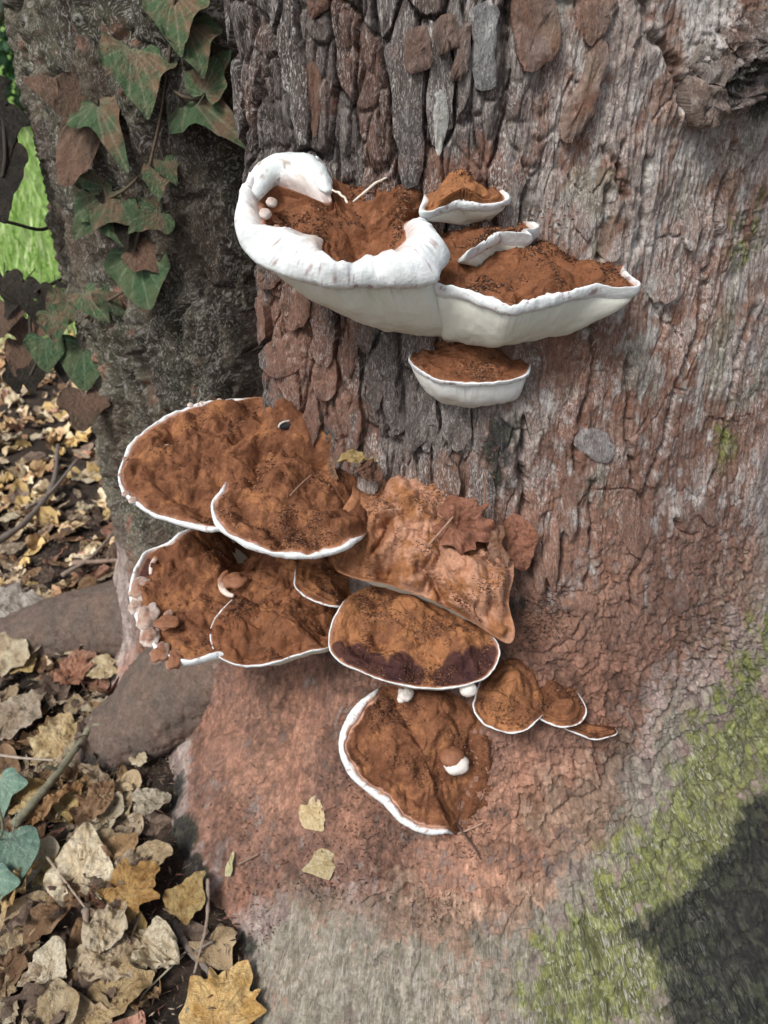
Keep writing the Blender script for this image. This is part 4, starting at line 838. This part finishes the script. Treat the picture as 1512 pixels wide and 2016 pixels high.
while cnt < 290 and tries < 6000:
    tries += 1
    px = random.uniform(-90, 480) if random.random() < .75 else random.uniform(-90, 250); py = 690+1400*random.random()**.8
    p = ground_hit(px, py); p3 = np.array([p[0], p[1], .0])
    if inside_tree(p3, .008): continue
    depth = p[1]
    if py > 1500 and (px > 300 or py > 1800) and random.random() < (.9 if px > 300 else .35): continue
    md = .012+.006*max(0, depth-.8)
    if any((q[0]-p[0])**2+(q[1]-p[1])**2 < md*md for q in placed): continue
    placed.append(p)
    ci = random.choices(range(8), [3.5, 3.5, 2.6, 4, 2, 3.5, 4.5, .8])[0]; k = random.choices(range(3), [4, 4, 2])[0]; kd = LEAVES[(ci, k)][0]
    Lf = random.uniform(.03, .07)
    fallen(px, py, (ci, k), Lf, random.uniform(0, 360), leaf_label(k, ci, kd, Lf, p), random.uniform(.004, .022), .45, group=GRP)
    cnt += 1
# hero leaves
H_ = lambda kd, ca, cb, vn, cu, fo, sd: (kd, leaf_mesh('fallen_leaf', kd, M_DEAD, ca, cb, vn, cu, fo, sd, 15, 96))
PALE = ((.62,.51,.34), (.72,.62,.45), (.42,.29,.16)); GOLD = ((.36,.19,.06), (.46,.28,.10), (.50,.33,.15)); YEL = ((.70,.54,.30), (.78,.63,.40), (.5,.34,.16))
HERO = [
 (170,1735, H_('heart',*PALE,.25,.1,101), .078, 100, 'large pale speckled leaf touching a golden lobed leaf', .02),
 (270,1778, H_('maple',*GOLD,.5,.2,102), .062, 60, 'golden brown lobed leaf with pale veins beside the large pale speckled leaf', .022),
 (375,1790, H_('heart',(.40,.26,.10),(.52,.38,.17),(.30,.18,.07),.2,.1,103), .052, 60, 'golden leaf with sooty patches beside the dark edge of the trunk foot', .018),
 (445,2000, H_('maple',(.50,.30,.10),(.60,.42,.19),(.36,.2,.07),.15,.1,104), .075, 70, 'orange yellow pointed lobed leaf on dark soil at the trunk foot', .016),
 (305,1885, H_('ovate',*PALE,.9,.5,105), .058, -30, 'pale folded leaf with orange inside on the dark soil', .02),
 (225,1915, H_('ovate',(.5,.38,.24),(.6,.48,.33),(.4,.28,.15),.5,.1,106), .075, 170, 'long wrinkled pale tan leaf lying over a twig', .024),
 (225,1860, H_('ovate',(.44,.36,.24),(.55,.46,.33),(.4,.28,.15),.6,.3,107), .055, 80, 'upright crumpled pale leaf standing behind the wrinkled tan leaf', .03),
 (112,1915, H_('heart',(.55,.47,.33),(.64,.57,.43),(.4,.3,.2),.3,.1,108), .042, 100, 'small square cream leaf scrap near the wrinkled tan leaf', .022),
 (45,1790, H_('slim',(.42,.27,.11),(.55,.40,.2),(.36,.2,.07),1.1,.8,109), .065, 70, 'tall narrow rolled golden leaf standing in the litter', .03),
 (205,1600, H_('ovate',(.24,.14,.075),(.32,.2,.11),(.2,.11,.06),.4,.15,110), .05, 80, 'smooth round brown leaf tipped up beside a fuzzy grey leaf', .022),
 (300,1600, H_('heart',(.30,.26,.19),(.42,.37,.28),(.22,.18,.12),.3,.1,111), .042, 20, 'fuzzy grey leaf clump next to the damp trunk foot', .018),
 (60,1590, H_('heart',(.42,.27,.10),(.55,.42,.22),(.3,.18,.07),.4,.1,112), .055, 40, 'golden leaf with brown spot under the green twig', .02),
 (110,1610, H_('slim',(.30,.16,.07),(.40,.24,.12),(.24,.12,.05),.6,.3,113), .06, 50, 'long brown leaf lying along the green twig', .022),
 (205,1340, H_('heart',(.46,.36,.2),(.56,.47,.31),(.36,.24,.13),.2,.1,114), .048, 200, 'round pale tan leaf by the grey root', .018),
 (150,1350, H_('maple',(.30,.14,.085),(.38,.2,.13),(.2,.09,.05),.6,.3,115), .055, 140, 'reddish folded leaf beside the round pale leaf', .02),
 (130,1480, H_('maple',(.44,.32,.16),(.55,.44,.26),(.36,.24,.12),.4,.1,116), .075, 110, 'yellowish tan pointed leaf beneath the green twig tip', .02),
 (25,1310, H_('heart',(.40,.32,.21),(.50,.43,.3),(.34,.25,.15),.25,.1,117), .085, 80, 'broad tan leaf half out of the litter opposite the roots', .026),
 (40,1220, H_('maple',(.34,.30,.26),(.46,.42,.37),(.28,.22,.17),.3,.1,118), .075, 20, 'grey pointed leaf overlapping the broad tan leaf', .028),
 (160,1285, H_('ovate',(.44,.34,.19),(.55,.45,.3),(.36,.24,.13),.5,.3,119), .075, 10, 'curved yellow tan leaf against the far root', .02),
 (45,1430, H_('heart',(.30,.23,.16),(.40,.33,.25),(.24,.17,.11),.3,.1,120), .08, 60, 'large dull brown leaf below the broad tan leaf', .022),
 (230,1985, H_('ovate',(.40,.27,.13),(.5,.37,.2),(.3,.2,.1),.3,.2,121), .065, 30, 'mottled yellow brown leaf at the foot of the wrinkled tan leaf', .018),
 (110,2005, H_('heart',(.40,.3,.17),(.5,.4,.26),(.3,.2,.1),.3,.2,122), .06, 120, 'dusty tan leaf next to the mottled yellow brown leaf', .018),
 (370,1480, H_('slim',(.07,.065,.06),(.12,.11,.10),(.05,.045,.04),.5,.5,123), .045, 20, 'dark soaked leaf lodged between the root and the red foot', .03)]
for i, (x, y, key, L, td, lab, lf) in enumerate(HERO):
    fallen(x, y, key, L*1.12, td, lab, lf+.008, .2, group=None)
# leaves on the dusty foot
def on_trunk(px, py, key, L, tipxy, label, lift=.004, blend=.6, name='fallen_leaf'):
    p = hit(px, py); n = trunk_normal(p); q = hit(px+tipxy[0]*20, py+tipxy[1]*20); tip = q-p
    nn = n*(1-blend)+np.array([0, -.3, .95])*blend
    return tag(put(name, key[1], p+n*lift, L, tip, nn), label, 'leaf')
on_trunk(622,1604, H_('heart',*YEL,.25,.05,131), .038, (.5, .9), 'yellow leaf with pointed tip on red dusty foot, the upper of two', .005, .4)
on_trunk(637,1702, H_('heart',(.68,.54,.30),(.76,.63,.40),(.5,.36,.16),.05,.02,132), .037, (-.9, .3), 'flat yellow leaf on red dusty foot, the lower of two', .005, .4)
on_trunk(458,1705, H_('slim',(.50,.47,.24),(.58,.55,.34),(.45,.4,.2),.2,.1,133), .027, (.2, -1), 'tiny pale yellow green leaf between soil and red foot', .006, .4)
DUSTL = ((.24,.10,.06), (.33,.15,.095), (.2,.09,.05))
def dead_on(px, py, key, L, tip, nrm, label, off_):
    p = hit0(px, py)+np.array(off_); return tag(put('fallen_leaf', key[1], p, L, tip, nrm), label, 'leaf')
dead_on(905,1000, H_('maple',*DUSTL,.7,.3,141), .062, (.6,.1,-.3), (-.1,-.75,.7), 'dust-covered curled leaf arching over the peach mound', (0,-.035,.004))
dead_on(1005,1045, H_('heart',*DUSTL,.3,.1,142), .060, (.4,-.2,-.8), (.15,-.85,.5), 'dust-covered flat leaf hanging against bark right of the peach mound', (0,-.022,0))
dead_on(975,1040, H_('slim',(.30,.16,.1),(.38,.22,.15),(.24,.12,.07),.6,.9,143), .055, (.3,-.2,-.9), (-.5,-.7,.5), 'narrow rolled dusty leaf in front of the flat hanging one', (0,-.035,0))
dead_on(700,895, H_('slim',(.34,.24,.10),(.42,.32,.15),(.3,.18,.08),.7,.9,144), .042, (1,0,.15), (0,-.5,.9), 'shiny golden curled leaf in the angle behind the brown fans', (0,-.016,.004))
dead_on(728,915, H_('ovate',(.19,.10,.06),(.27,.15,.1),(.2,.1,.06),.9,.6,145), .034, (.9,-.3,-.2), (.2,-.6,.8), 'dull brown curled leaf beside the golden curled one', (0,-.020,.002))
dead_on(655,905, H_('slim',(.36,.2,.13),(.42,.26,.17),(.24,.12,.07),.8,.6,146), .028, (.3,-.6,-.5), (-.3,-.5,.8), 'small pinkish leaf scrap left of the golden curled leaf', (0,-.020,.004))
# seed husk on the fan
pod = empty('seed_husk', tC(568, 868)+np.array([0, -.004, .019]), 'small black husk with pale rim lying on the wide brown fungus', 'husk')
n_, m_ = 14, 20; a = np.linspace(0, math.pi, n_); b = np.linspace(0, 2*math.pi, m_, endpoint=False)
Dv = np.stack([np.outer(np.cos(a), np.ones(m_))*.0085, np.outer(np.sin(a), np.cos(b))*.0042, np.outer(np.sin(a), np.sin(b))*.0045], -1); Dv[..., 2] += -.0000+.25*np.abs(Dv[..., 0])
rz = math.radians(35); Dv = Dv@np.array([[math.cos(rz), math.sin(rz), 0], [-math.sin(rz), math.cos(rz), 0], [0, 0, 1]])
mk('shell', Dv.reshape(-1, 3), gridf(n_, m_, True), M_TWIG, pod, np.tile(np.array([.028,.027,.03]), (n_*m_, 1)))
V, F = tube_arrays(catmull([(-.0075,-.0055,.001), (-.006,-.006,.005), (-.002,-.003,.0062), (.003,.000,.006)], 16), .0011, 6); mk('pale_rim', V, F, M_TWIG, pod, np.tile(np.array([.55,.52,.48]), (len(V), 1)))

# leaf litter mass beneath and beyond
def scatter_mass(name, label, cat, pts, sizes, lift, seed):
    r_ = np.random.default_rng(seed); keys = list(LEAVES.keys()); VV, FF, CC = [], [], []; base = 0; cache = {}
    for kx in keys:
        me = LEAVES[kx][1]; nv = len(me.vertices); v = np.zeros(nv*3, np.float32); me.vertices.foreach_get('co', v); c = np.zeros(nv*4, np.float32); me.color_attributes['Col'].data.foreach_get('color', c)
        f = np.zeros(len(me.loops), np.int32); me.loops.foreach_get('vertex_index', f); cache[kx] = (v.reshape(-1, 3), f.reshape(-1, 3), c.reshape(-1, 4)[:, :3])
    # cheap versions: every leaf keeps rings 0,3,6 and every second angle
    cheap = {}
    idx = np.array([r*40+a for r in (0, 3, 6) for a in range(0, 40, 2)]); g = gridf(3, 20, True); g3 = np.vstack([g[:, [0, 1, 2]], g[:, [0, 2, 3]]])
    for kx in keys: cheap[kx] = (cache[kx][0][idx], g3, cache[kx][2][idx])
    for i, p in enumerate(pts):
        v, f, c = cheap[keys[r_.integers(len(keys))]]
        a = r_.uniform(0, 6.283); M = np.array(frame((math.cos(a), math.sin(a), 0), (r_.normal()*.3, r_.normal()*.3, 1)))
        if p[1] < .85 and r_.uniform() < .55: continue
        VV.append((v*sizes[i])@M.T+p+np.array([0, 0, lift*r_.uniform(.2, 1)])); FF.append(f+base); CC.append(c*r_.uniform(.45, 1.0) if p[1] < .85 else c*r_.uniform(.8, 1.6)); base += len(v)  # near leaves darkened for black gaps; open-sky brightness painted into far leaves
    return tag(mk(name, np.vstack(VV), np.vstack(FF), M_DEAD, None, np.vstack(CC)), label, cat, kind='stuff')
pts = []; 
while len(pts) < 5200:
    x, y = (random.uniform(-2.3, .0), random.uniform(.25, 2.7)) if len(pts) < 3000 else (random.uniform(-1.6, 2.0), random.uniform(-.3, 2.6))
    if y > 2.25+.2*math.sin(x*5): continue
    if -.35 < x < .0 and .2 < y < .55 and random.random() < .8: continue
    if inside_tree(np.array([x, y, 0]), .0): continue
    pts.append(np.array([x, y, float(gz(x, y))]))
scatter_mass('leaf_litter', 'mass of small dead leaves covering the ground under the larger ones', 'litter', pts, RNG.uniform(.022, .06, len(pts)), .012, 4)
# soil crumbs, needles
P_ = []
while len(P_) < 16000:
    x, y = random.uniform(-.95, -.05), random.uniform(.28, 1.3)
    if inside_tree(np.array([x, y, 0]), -.004): continue
    P_.append((x, y, float(gz(x, y))+.003+.022*random.random()**2))
V, F, cc = flecks(np.array(P_), .006, [(.03,.022,.018), (.06,.04,.03), (.10,.07,.05), (.15,.11,.08), (.02,.016,.014), (.28,.22,.16), (.13,.06,.045)])
tag(mk('soil_crumbs', V, F, M_CRUMB, None, cc, None, False), 'dark crumbs and broken bits scattered over the soil', 'soil', kind='stuff')
# bits on the trunk foot and round the mound
P_ = []
for (cx_, cy_, sx_, sy_, n) in [(640,1690,130,60,420), (500,1740,40,90,260), (760,1620,100,70,320), (930,1640,60,60,160), (1060,1230,50,45,420), (1100,1180,30,25,120), (650,1740,90,40,220), (860,1790,60,40,120), (520,1830,30,40,90), (700,1540,60,40,120), (960,890,40,40,60), (900,380,60,20,60), (1080,430,60,30,60), (740,380,80,15,80), (480,1620,50,60,90)]:
    for _ in range(n):
        p = hit(random.gauss(cx_, sx_*.6), random.gauss(cy_, sy_*.6))
        if p is not None: P_.append(p+np.array([0, -.0008, .0012]))
V, F, cc = flecks(np.array(P_), .0032, [(.045,.03,.024), (.08,.04,.028), (.14,.06,.04), (.20,.09,.055), (.03,.022,.02), (.30,.2,.14), (.26,.12,.075)])
tag(mk('bark_crumbs', V, F, M_CRUMB, None, cc, None, False), 'small bark crumbs clinging to the dusty trunk foot', 'crumbs', kind='stuff')
# ------------------------------------------------------------------ twigs
def twig(pix, wpx, col, label, lift=.02, trunk_=False, side=None, pts3=None):
    pts = []
    for i, (x, y) in enumerate(pix or []):
        p = hit(x, y) if trunk_ else ground_hit(x, y); p = np.array(p); 
        p = p+(np.array([0, -.003, .003]) if trunk_ else np.array([0, 0, lift if np.ndim(lift) == 0 else lift[i]])); pts.append(p)
    if pts3 is not None: pts = [np.array(p) for p in pts3]
    P = catmull(pts, 8*len(pts)); rad = wpx*.5*np.linalg.norm(P[0]-CAM)/FPX; n = len(P)
    rr_ = rad*np.linspace(1.1, .7, n)*(1+.12*RNG.normal(size=n)); base = P[0].copy()
    o = empty('twig', base, label, 'twig'); V, F = tube_arrays(P-base, rr_, 8, rad*.05); mk('stem', V, F, M_TWIG, o, np.tile(np.array(col), (len(V), 1)))
    if side:
        for (t, dx, dy, dz) in side:
            a = P[int(t*(n-1))]-base; V, F = tube_arrays(catmull([a, a+np.array([dx, dy, dz])*.6+[0, 0, .003], a+np.array([dx, dy, dz])], 10), rad*.45, 6); mk('side_shoot', V, F, M_TWIG, o, np.tile(np.array(col), (len(V), 1)))
    return o
twig([(40,1655),(90,1600),(140,1535),(180,1480),(198,1445)], 15, (.20,.19,.13), 'greenish forked twig lying across the leaves', [.03,.034,.034,.036,.04], side=[(.45, -.012, -.01, .02), (.85, .02, -.004, .004)])
twig([(0,1520),(60,1528),(120,1532)], 5, (.36,.3,.24), 'thin straight pale stalk crossing the green twig', .036)
twig([(345,1825),(375,1880),(410,1920),(435,1950)], 12, (.17,.14,.12), 'knobbly dark grey twig on black soil beside the trunk foot', .012, side=[(.45, .02, .01, .008)])
twig([(416,1760),(412,1830),(395,1900),(365,2005)], 6, (.26,.2,.16), 'long thin straight stem leaning over the knobbly twig', [.03,.02,.016,.012])
twig([(180,1820),(182,1860),(182,1900)], 12, (.22,.17,.13), 'short stub of twig behind the wrinkled tan leaf', [.03,.026,.02])
twig([(105,1720),(150,1780),(180,1820)], 4, (.30,.24,.18), 'hair-thin stalk over the large pale speckled leaf', .034)
twig([(285,1820),(270,1860),(258,1890)], 4, (.24,.19,.14), 'thin leaf stalk below the golden lobed leaf', .025)
twig([(370,1890),(330,1930),(290,1970),(275,2000)], 4, (.40,.36,.26), 'pale curved grass stem on the black soil', .016)
twig([(0,1095),(60,1050),(110,980),(120,900)], 12, (.16,.13,.11), 'dark bent branchlet in the far litter', .03)
twig([(60,1030),(105,1000),(160,930)], 7, (.2,.17,.14), 'thin grey stick in the far litter by the ivy', .035)
twig([(130,1160),(190,1120),(240,1060)], 8, (.24,.19,.15), 'straight brown stick behind the far root', .03)
twig([(150,1135),(230,1130),(270,1128)], 9, (.26,.18,.14), 'reddish brown stick lying level along the far root', .03)
twig([(470,1700),(500,1685),(510,1680)], 4, (.22,.15,.11), 'tiny twig beside the pale yellow green leaf', .003, True)
twig([(900,1640),(930,1628),(950,1618)], 4, (.34,.22,.16), 'pinkish stalk sticking out under the lowest fungus', .003, True)
twig([(880,1590),(905,1630),(935,1670),(945,1690)], 4, (.10,.06,.045), 'dark thin stem hanging below the lowest fungus', .003, True)
q1, q2 = tD(572, 990), tD(615, 955)
twig(None, 4, (.22,.13,.09), 'small twig resting on the smooth-rimmed brown fan', pts3=[q1+[0,0,.008], (q1+q2)/2+[0,0,.011], q2+[0,0,.012]])
q = [hit0(838,1020)+[0,-.052,.004], hit0(865,1003)+[0,-.046,.008], hit0(885,990)+[0,-.040,.010]]
twig(None, 4, (.33,.21,.15), 'leaf stalk poking from the arching dusty leaf', pts3=q)
q = [hit0(945,1000)+[0,-.03,.0], hit0(950,950)+[0,-.022,.0], hit0(953,915)+[0,-.012,0]]
twig(None, 4, (.22,.11,.08), 'thin upright stalk above the flat hanging leaf', pts3=q)
# ------------------------------------------------------------------ ivy
GRN = ((.05,.10,.045), (.085,.115,.055), (.17,.21,.13)); GB = ((.14,.09,.055), (.06,.10,.047), (.19,.18,.12)); BRN = ((.14,.082,.055), (.115,.075,.05), (.18,.12,.085)); DRK = ((.014,.012,.009), (.026,.02,.014), (.035,.03,.02)); BLU = ((.10,.17,.13), (.14,.21,.16), (.25,.32,.25))  # DRK: ivy blackened, shade and silhouette put into the leaf colour
IVY = {}
for nm, cs in (('g', GRN), ('gb', GB), ('b', BRN), ('d', DRK), ('u', BLU)):
    for k, kd in enumerate(('ivy', 'heart', 'ivy_deep')): IVY[nm+str(k)] = leaf_mesh('leaf', kd, M_IVY, *cs, curl=.25, fold=.12, seed=50+k*3+len(IVY), rings=16, nang=96, crumple=.25, cf=2.2)
def ivy_leaf(par, px, py, Lpx, tip, key, depth=None, off_=.016, face=.55):
    d = ray(px, py)
    p = hit(px, py, off_) if depth is None else None
    if p is None: p = CAM+d*(depth or .95)
    c, s = math.cos(PITCH), math.sin(PITCH); dn = np.array([0, -s, -c]); t3 = np.array([1, 0, 0])*tip[0]+dn*tip[1]
    tocam = (CAM-p)/np.linalg.norm(CAM-p); nn = tocam*face+np.array([random.uniform(-.25, .25), -.1, .45+random.uniform(-.15, .2)])
    return put('leaf', IVY[key], p, Lpx*np.linalg.norm(p-CAM)/FPX*1.0, t3, nn, par), p
ivy = empty('ivy_vine', hit0(330, 170), 'ivy with dusty brown and green leaves climbing the dark left stem', 'ivy')
LV = [(268,130,130,(.25,1),'gb0'), (345,18,110,(.1,1),'gb0'), (375,70,105,(.35,1),'gb0'), (405,212,160,(.75,.65),'gb2'), (410,160,80,(.35,-1),'gb0'), (170,250,185,(-.4,1),'b2'), (205,235,130,(.45,1),'gb2'), (150,195,80,(-.6,.6),'b0'), (200,400,120,(-.6,.8),'gb0'), (215,425,95,(.5,1),'g0'), (300,428,80,(-.7,.6),'gb0'), (308,352,60,(.1,1),'gb0'),
  (278,535,135,(.25,1),'g1'), (290,505,80,(.9,.5),'b0'), (165,708,110,(.05,1),'g1'), (128,610,85,(-.4,.9),'gb1'), (180,592,75,(.6,.7),'gb0'), (165,800,90,(0,1),'b0'), (215,590,60,(.6,.5),'gb0'), (330,330,50,(.5,.9),'gb0'), (180,360,60,(.5,.9),'d0'), (235,440,70,(.3,1),'d0')]
nodes = []
for (x, y, L, tp, ky) in LV:
    o_, p = ivy_leaf(ivy, x, y, L, tp, ky); nodes.append(p)
for pix in ([(345,-20),(338,60),(335,100),(326,167),(315,237),(296,322),(285,400),(268,480),(255,560),(200,600),(150,640),(120,690)], [(330,170),(360,190),(395,200)], [(296,322),(250,370),(205,395)], [(255,560),(285,520)], [(200,600),(165,660),(165,700)]):
    pp = [hit(*p_, .006) for p_ in pix]; pp = np.array([p_ for p_ in pp if p_ is not None])
    V, F = tube_arrays(catmull(pp, 10*len(pp)), .0016, 6); mk('stem', V-np.array(ivy.location), F, M_TWIG, ivy, np.tile(np.array([.10,.075,.05]), (len(V), 1)))
iv2 = empty('ivy_vine', CAM+ray(60, 640)*1.0, 'dark ivy sprigs hanging beside the stem against the bright lawn', 'ivy')
LV = [(35,572,80,(-.3,.9),'d0'), (110,578,60,(.3,1),'d0'), (8,620,80,(0,1),'b0'), (55,645,80,(.2,1),'b0'), (80,640,60,(-.2,1),'b1'), (90,690,75,(.1,1),'g1'), (37,698,65,(-.1,1),'b1'), (62,737,60,(.1,1),'d1'), (30,742,50,(.2,1),'d1'), (105,640,60,(.2,1),'gb1'), (-14,245,110,(.2,.7),'d0'), (-18,345,135,(.3,1),'d1'), (70,605,60,(.1,1),'d0'), (10,560,60,(.1,.6),'d0'), (130,715,60,(0,1),'d1'), (-40,200,110,(.6,.5),'d0')]
for (x, y, L, tp, ky) in LV: ivy_leaf(iv2, x, y, L, tp, ky, depth=random.uniform(.93, 1.02) if y > 400 else .82)
for pix in ([(-40,425,.9), (20,438,.92), (78,452,.95), (108,440,.99), (122,430,1.03)], [(-20,560,.95), (40,600,.97), (80,595,1.0), (128,590,1.04)], [(60,600,.97), (60,650,.97), (75,700,.96), (60,740,.96)], [(70,575,.96), (100,560,1.0), (130,545,1.05)], [(-40,180,.85), (0,220,.83), (10,300,.82), (5,350,.82)]):
    pp = np.array([CAM+ray(a_, b_)*t_ for a_, b_, t_ in pix]); V, F = tube_arrays(catmull(pp, 10*len(pp)), .0022, 6)
    mk('stem', V-np.array(iv2.location), F, M_TWIG, iv2, np.tile(np.array([.045,.035,.028]), (len(V), 1)))
iv3 = empty('ivy_sprig', ground_hit(-20, 1640), 'blue green ivy leaves poking up among dead leaves by the green twig', 'ivy')
for (x, y, L, tp, ky, zz) in [(15,1690,115,(.2,1),'u1',.045), (-5,1560,90,(.3,1),'u0',.04), (-30,1760,100,(.3,1),'u0',.04)]:
    p = ground_hit(x, y)+np.array([0, 0, zz]); d = ray(x, y); p = CAM+d*((zz-CAM[2])/d[2])
    put('leaf', IVY[ky], p, L*np.linalg.norm(p-CAM)/FPX, (tp[0], -tp[1], -.2), (.15, -.35, .9), iv3)
V, F = tube_arrays(catmull([ground_hit(-40,1700), ground_hit(-20,1690)+[0,0,.03], CAM+ray(5,1640)*.86, CAM+ray(-10,1560)*.9], 24), .0015, 6); mk('stem', V-np.array(iv3.location), F, M_TWIG, iv3, np.tile(np.array([.12,.12,.07]), (len(V), 1)))
# ------------------------------------------------------------------ lawn and shrubs behind
n = 58000; gxp = RNG.uniform(-5.5, 3.2, n); gyp = 2.15+RNG.uniform(0, 1, n)**1.6*6; edge_n = fbm(gxp*2, gyp*2, 3, 2)
keep = (gyp > 2.3-.25*edge_n-.15*(gxp+1)); gxp, gyp = gxp[keep], gyp[keep]; n = len(gxp)
h = RNG.uniform(.03, .075, n)*(1+.1*gyp); a = RNG.uniform(0, 6.28, n); wd = RNG.uniform(.002, .004, n)*(1+.35*gyp); ln = RNG.normal(size=(n, 2))*.02
B = np.stack([gxp, gyp, np.full(n, -.01)], -1); sx_ = np.stack([np.cos(a)*wd, np.sin(a)*wd, np.zeros(n)], -1)
V = np.stack([B-sx_, B+sx_, B+np.stack([ln[:, 0], ln[:, 1], h], -1)], 1).reshape(-1, 3)
gcol = np.array([(.31,.47,.13), (.38,.53,.17), (.44,.58,.24), (.48,.54,.29)])[RNG.integers(0, 4, n)]
tag(mk('grass', V, np.arange(n*3).reshape(-1, 3), M_GRASS, None, np.repeat(gcol, 3, 0)), 'bright green mown grass beyond the leaf litter', 'grass', kind='stuff')
def shrub(x, y, r, hgt, label, cols, seed):
    r_ = np.random.default_rng(seed); o = empty('shrub', (x, y, 0), label, 'shrub', None); n = 2600
    d = r_.normal(size=(n, 3)); d /= np.linalg.norm(d, axis=1)[:, None]; q = d*(r_.uniform(.3, 1, n)**.5)[:, None]*(1+.3*fbm(d[:, 0]*2, d[:, 1]*2, d[:, 2]*2+seed, 3))[:, None]
    P = q*np.array([r, r, hgt*.5])+np.array([0, 0, hgt*.52]); P = P[P[:, 2] > .05]; n = len(P)
    A = r_.normal(size=(n, 3)); A /= np.linalg.norm(A, axis=1)[:, None]; B = np.cross(A, r_.normal(size=(n, 3))); B /= np.linalg.norm(B, axis=1)[:, None]; s = r_.uniform(.035, .075, n)[:, None]
    V = np.stack([P-A*s, P+B*s*.45, P+A*s, P-B*s*.45], 1).reshape(-1, 3); c = np.repeat(np.array(cols)[r_.integers(0, len(cols), n)], 4, 0)
    mk('foliage', V, np.arange(n*4).reshape(-1, 4), M_GRASS, o, c, None, False)
    for k in range(5):
        e = np.array([r_.normal()*r*.5, r_.normal()*r*.5, hgt*.75]); TV, TF = tube_arrays(catmull([(0, 0, -.05), e*.4+[0, 0, .1], e], 12), np.linspace(.03, .01, 12), 6); mk('stem', TV, TF, M_TWIG, o, np.tile(np.array([.09,.07,.05]), (len(TV), 1)))
GR = [(.035,.09,.04), (.05,.12,.05), (.06,.14,.07), (.03,.07,.035)]
shrub(-3.4, 7.2, 1.0, 1.5, 'dark green rounded shrub at the far edge of the lawn behind the ivy', GR, 1)
shrub(-5.2, 7.8, 1.3, 2.2, 'tall dark shrub beyond the lawn next to the rounded one', GR, 2)
shrub(-1.6, 8.2, 1.2, 1.8, 'broad green shrub far behind the trunk', GR, 3)

# ------------------------------------------------------------------ unseen tree limbs and leaf canopy, added above the frame to block zenith sky
tp = np.array([0, 0, 5.9])
for k in range(7):
    a = k*.9+.3; e = np.array([math.cos(a)*2.2, math.sin(a)*2.2, 1.4+.3*(k % 3)])
    V, F = tube_arrays(catmull([tp-[0, 0, .25], tp+e*.35+[0, 0, .25], tp+e*.7+[0, 0, .2], tp+e], 24), np.linspace(.16, .03, 24), 12); mk('shade_limb', V, F, M_TWIG, tree, np.tile(np.array([.14,.11,.09]), (len(V), 1)))
n = 16000; r_ = np.random.default_rng(77); d = r_.normal(size=(n, 3)); d /= np.linalg.norm(d, axis=1)[:, None]
P = d*(r_.uniform(.1, 1, n)**.45)[:, None]*(1+.3*fbm(d[:, 0]*2, d[:, 1]*2, d[:, 2]*2, 3))[:, None]*np.array([3.6, 3.6, 1.7])+np.array([0, 0, 8.0])
A = r_.normal(size=(n, 3)); A /= np.linalg.norm(A, axis=1)[:, None]; B = np.cross(A, r_.normal(size=(n, 3))); B /= np.linalg.norm(B, axis=1)[:, None]; sz = r_.uniform(.06, .13, n)[:, None]
V = np.stack([P-A*sz, P+B*sz*.5, P+A*sz, P-B*sz*.5], 1).reshape(-1, 3)
mk('shade_crown', V, np.arange(n*4).reshape(-1, 4), M_GRASS, tree, np.repeat(np.array(GR)[r_.integers(0, 4, n)], 4, 0), None, False)
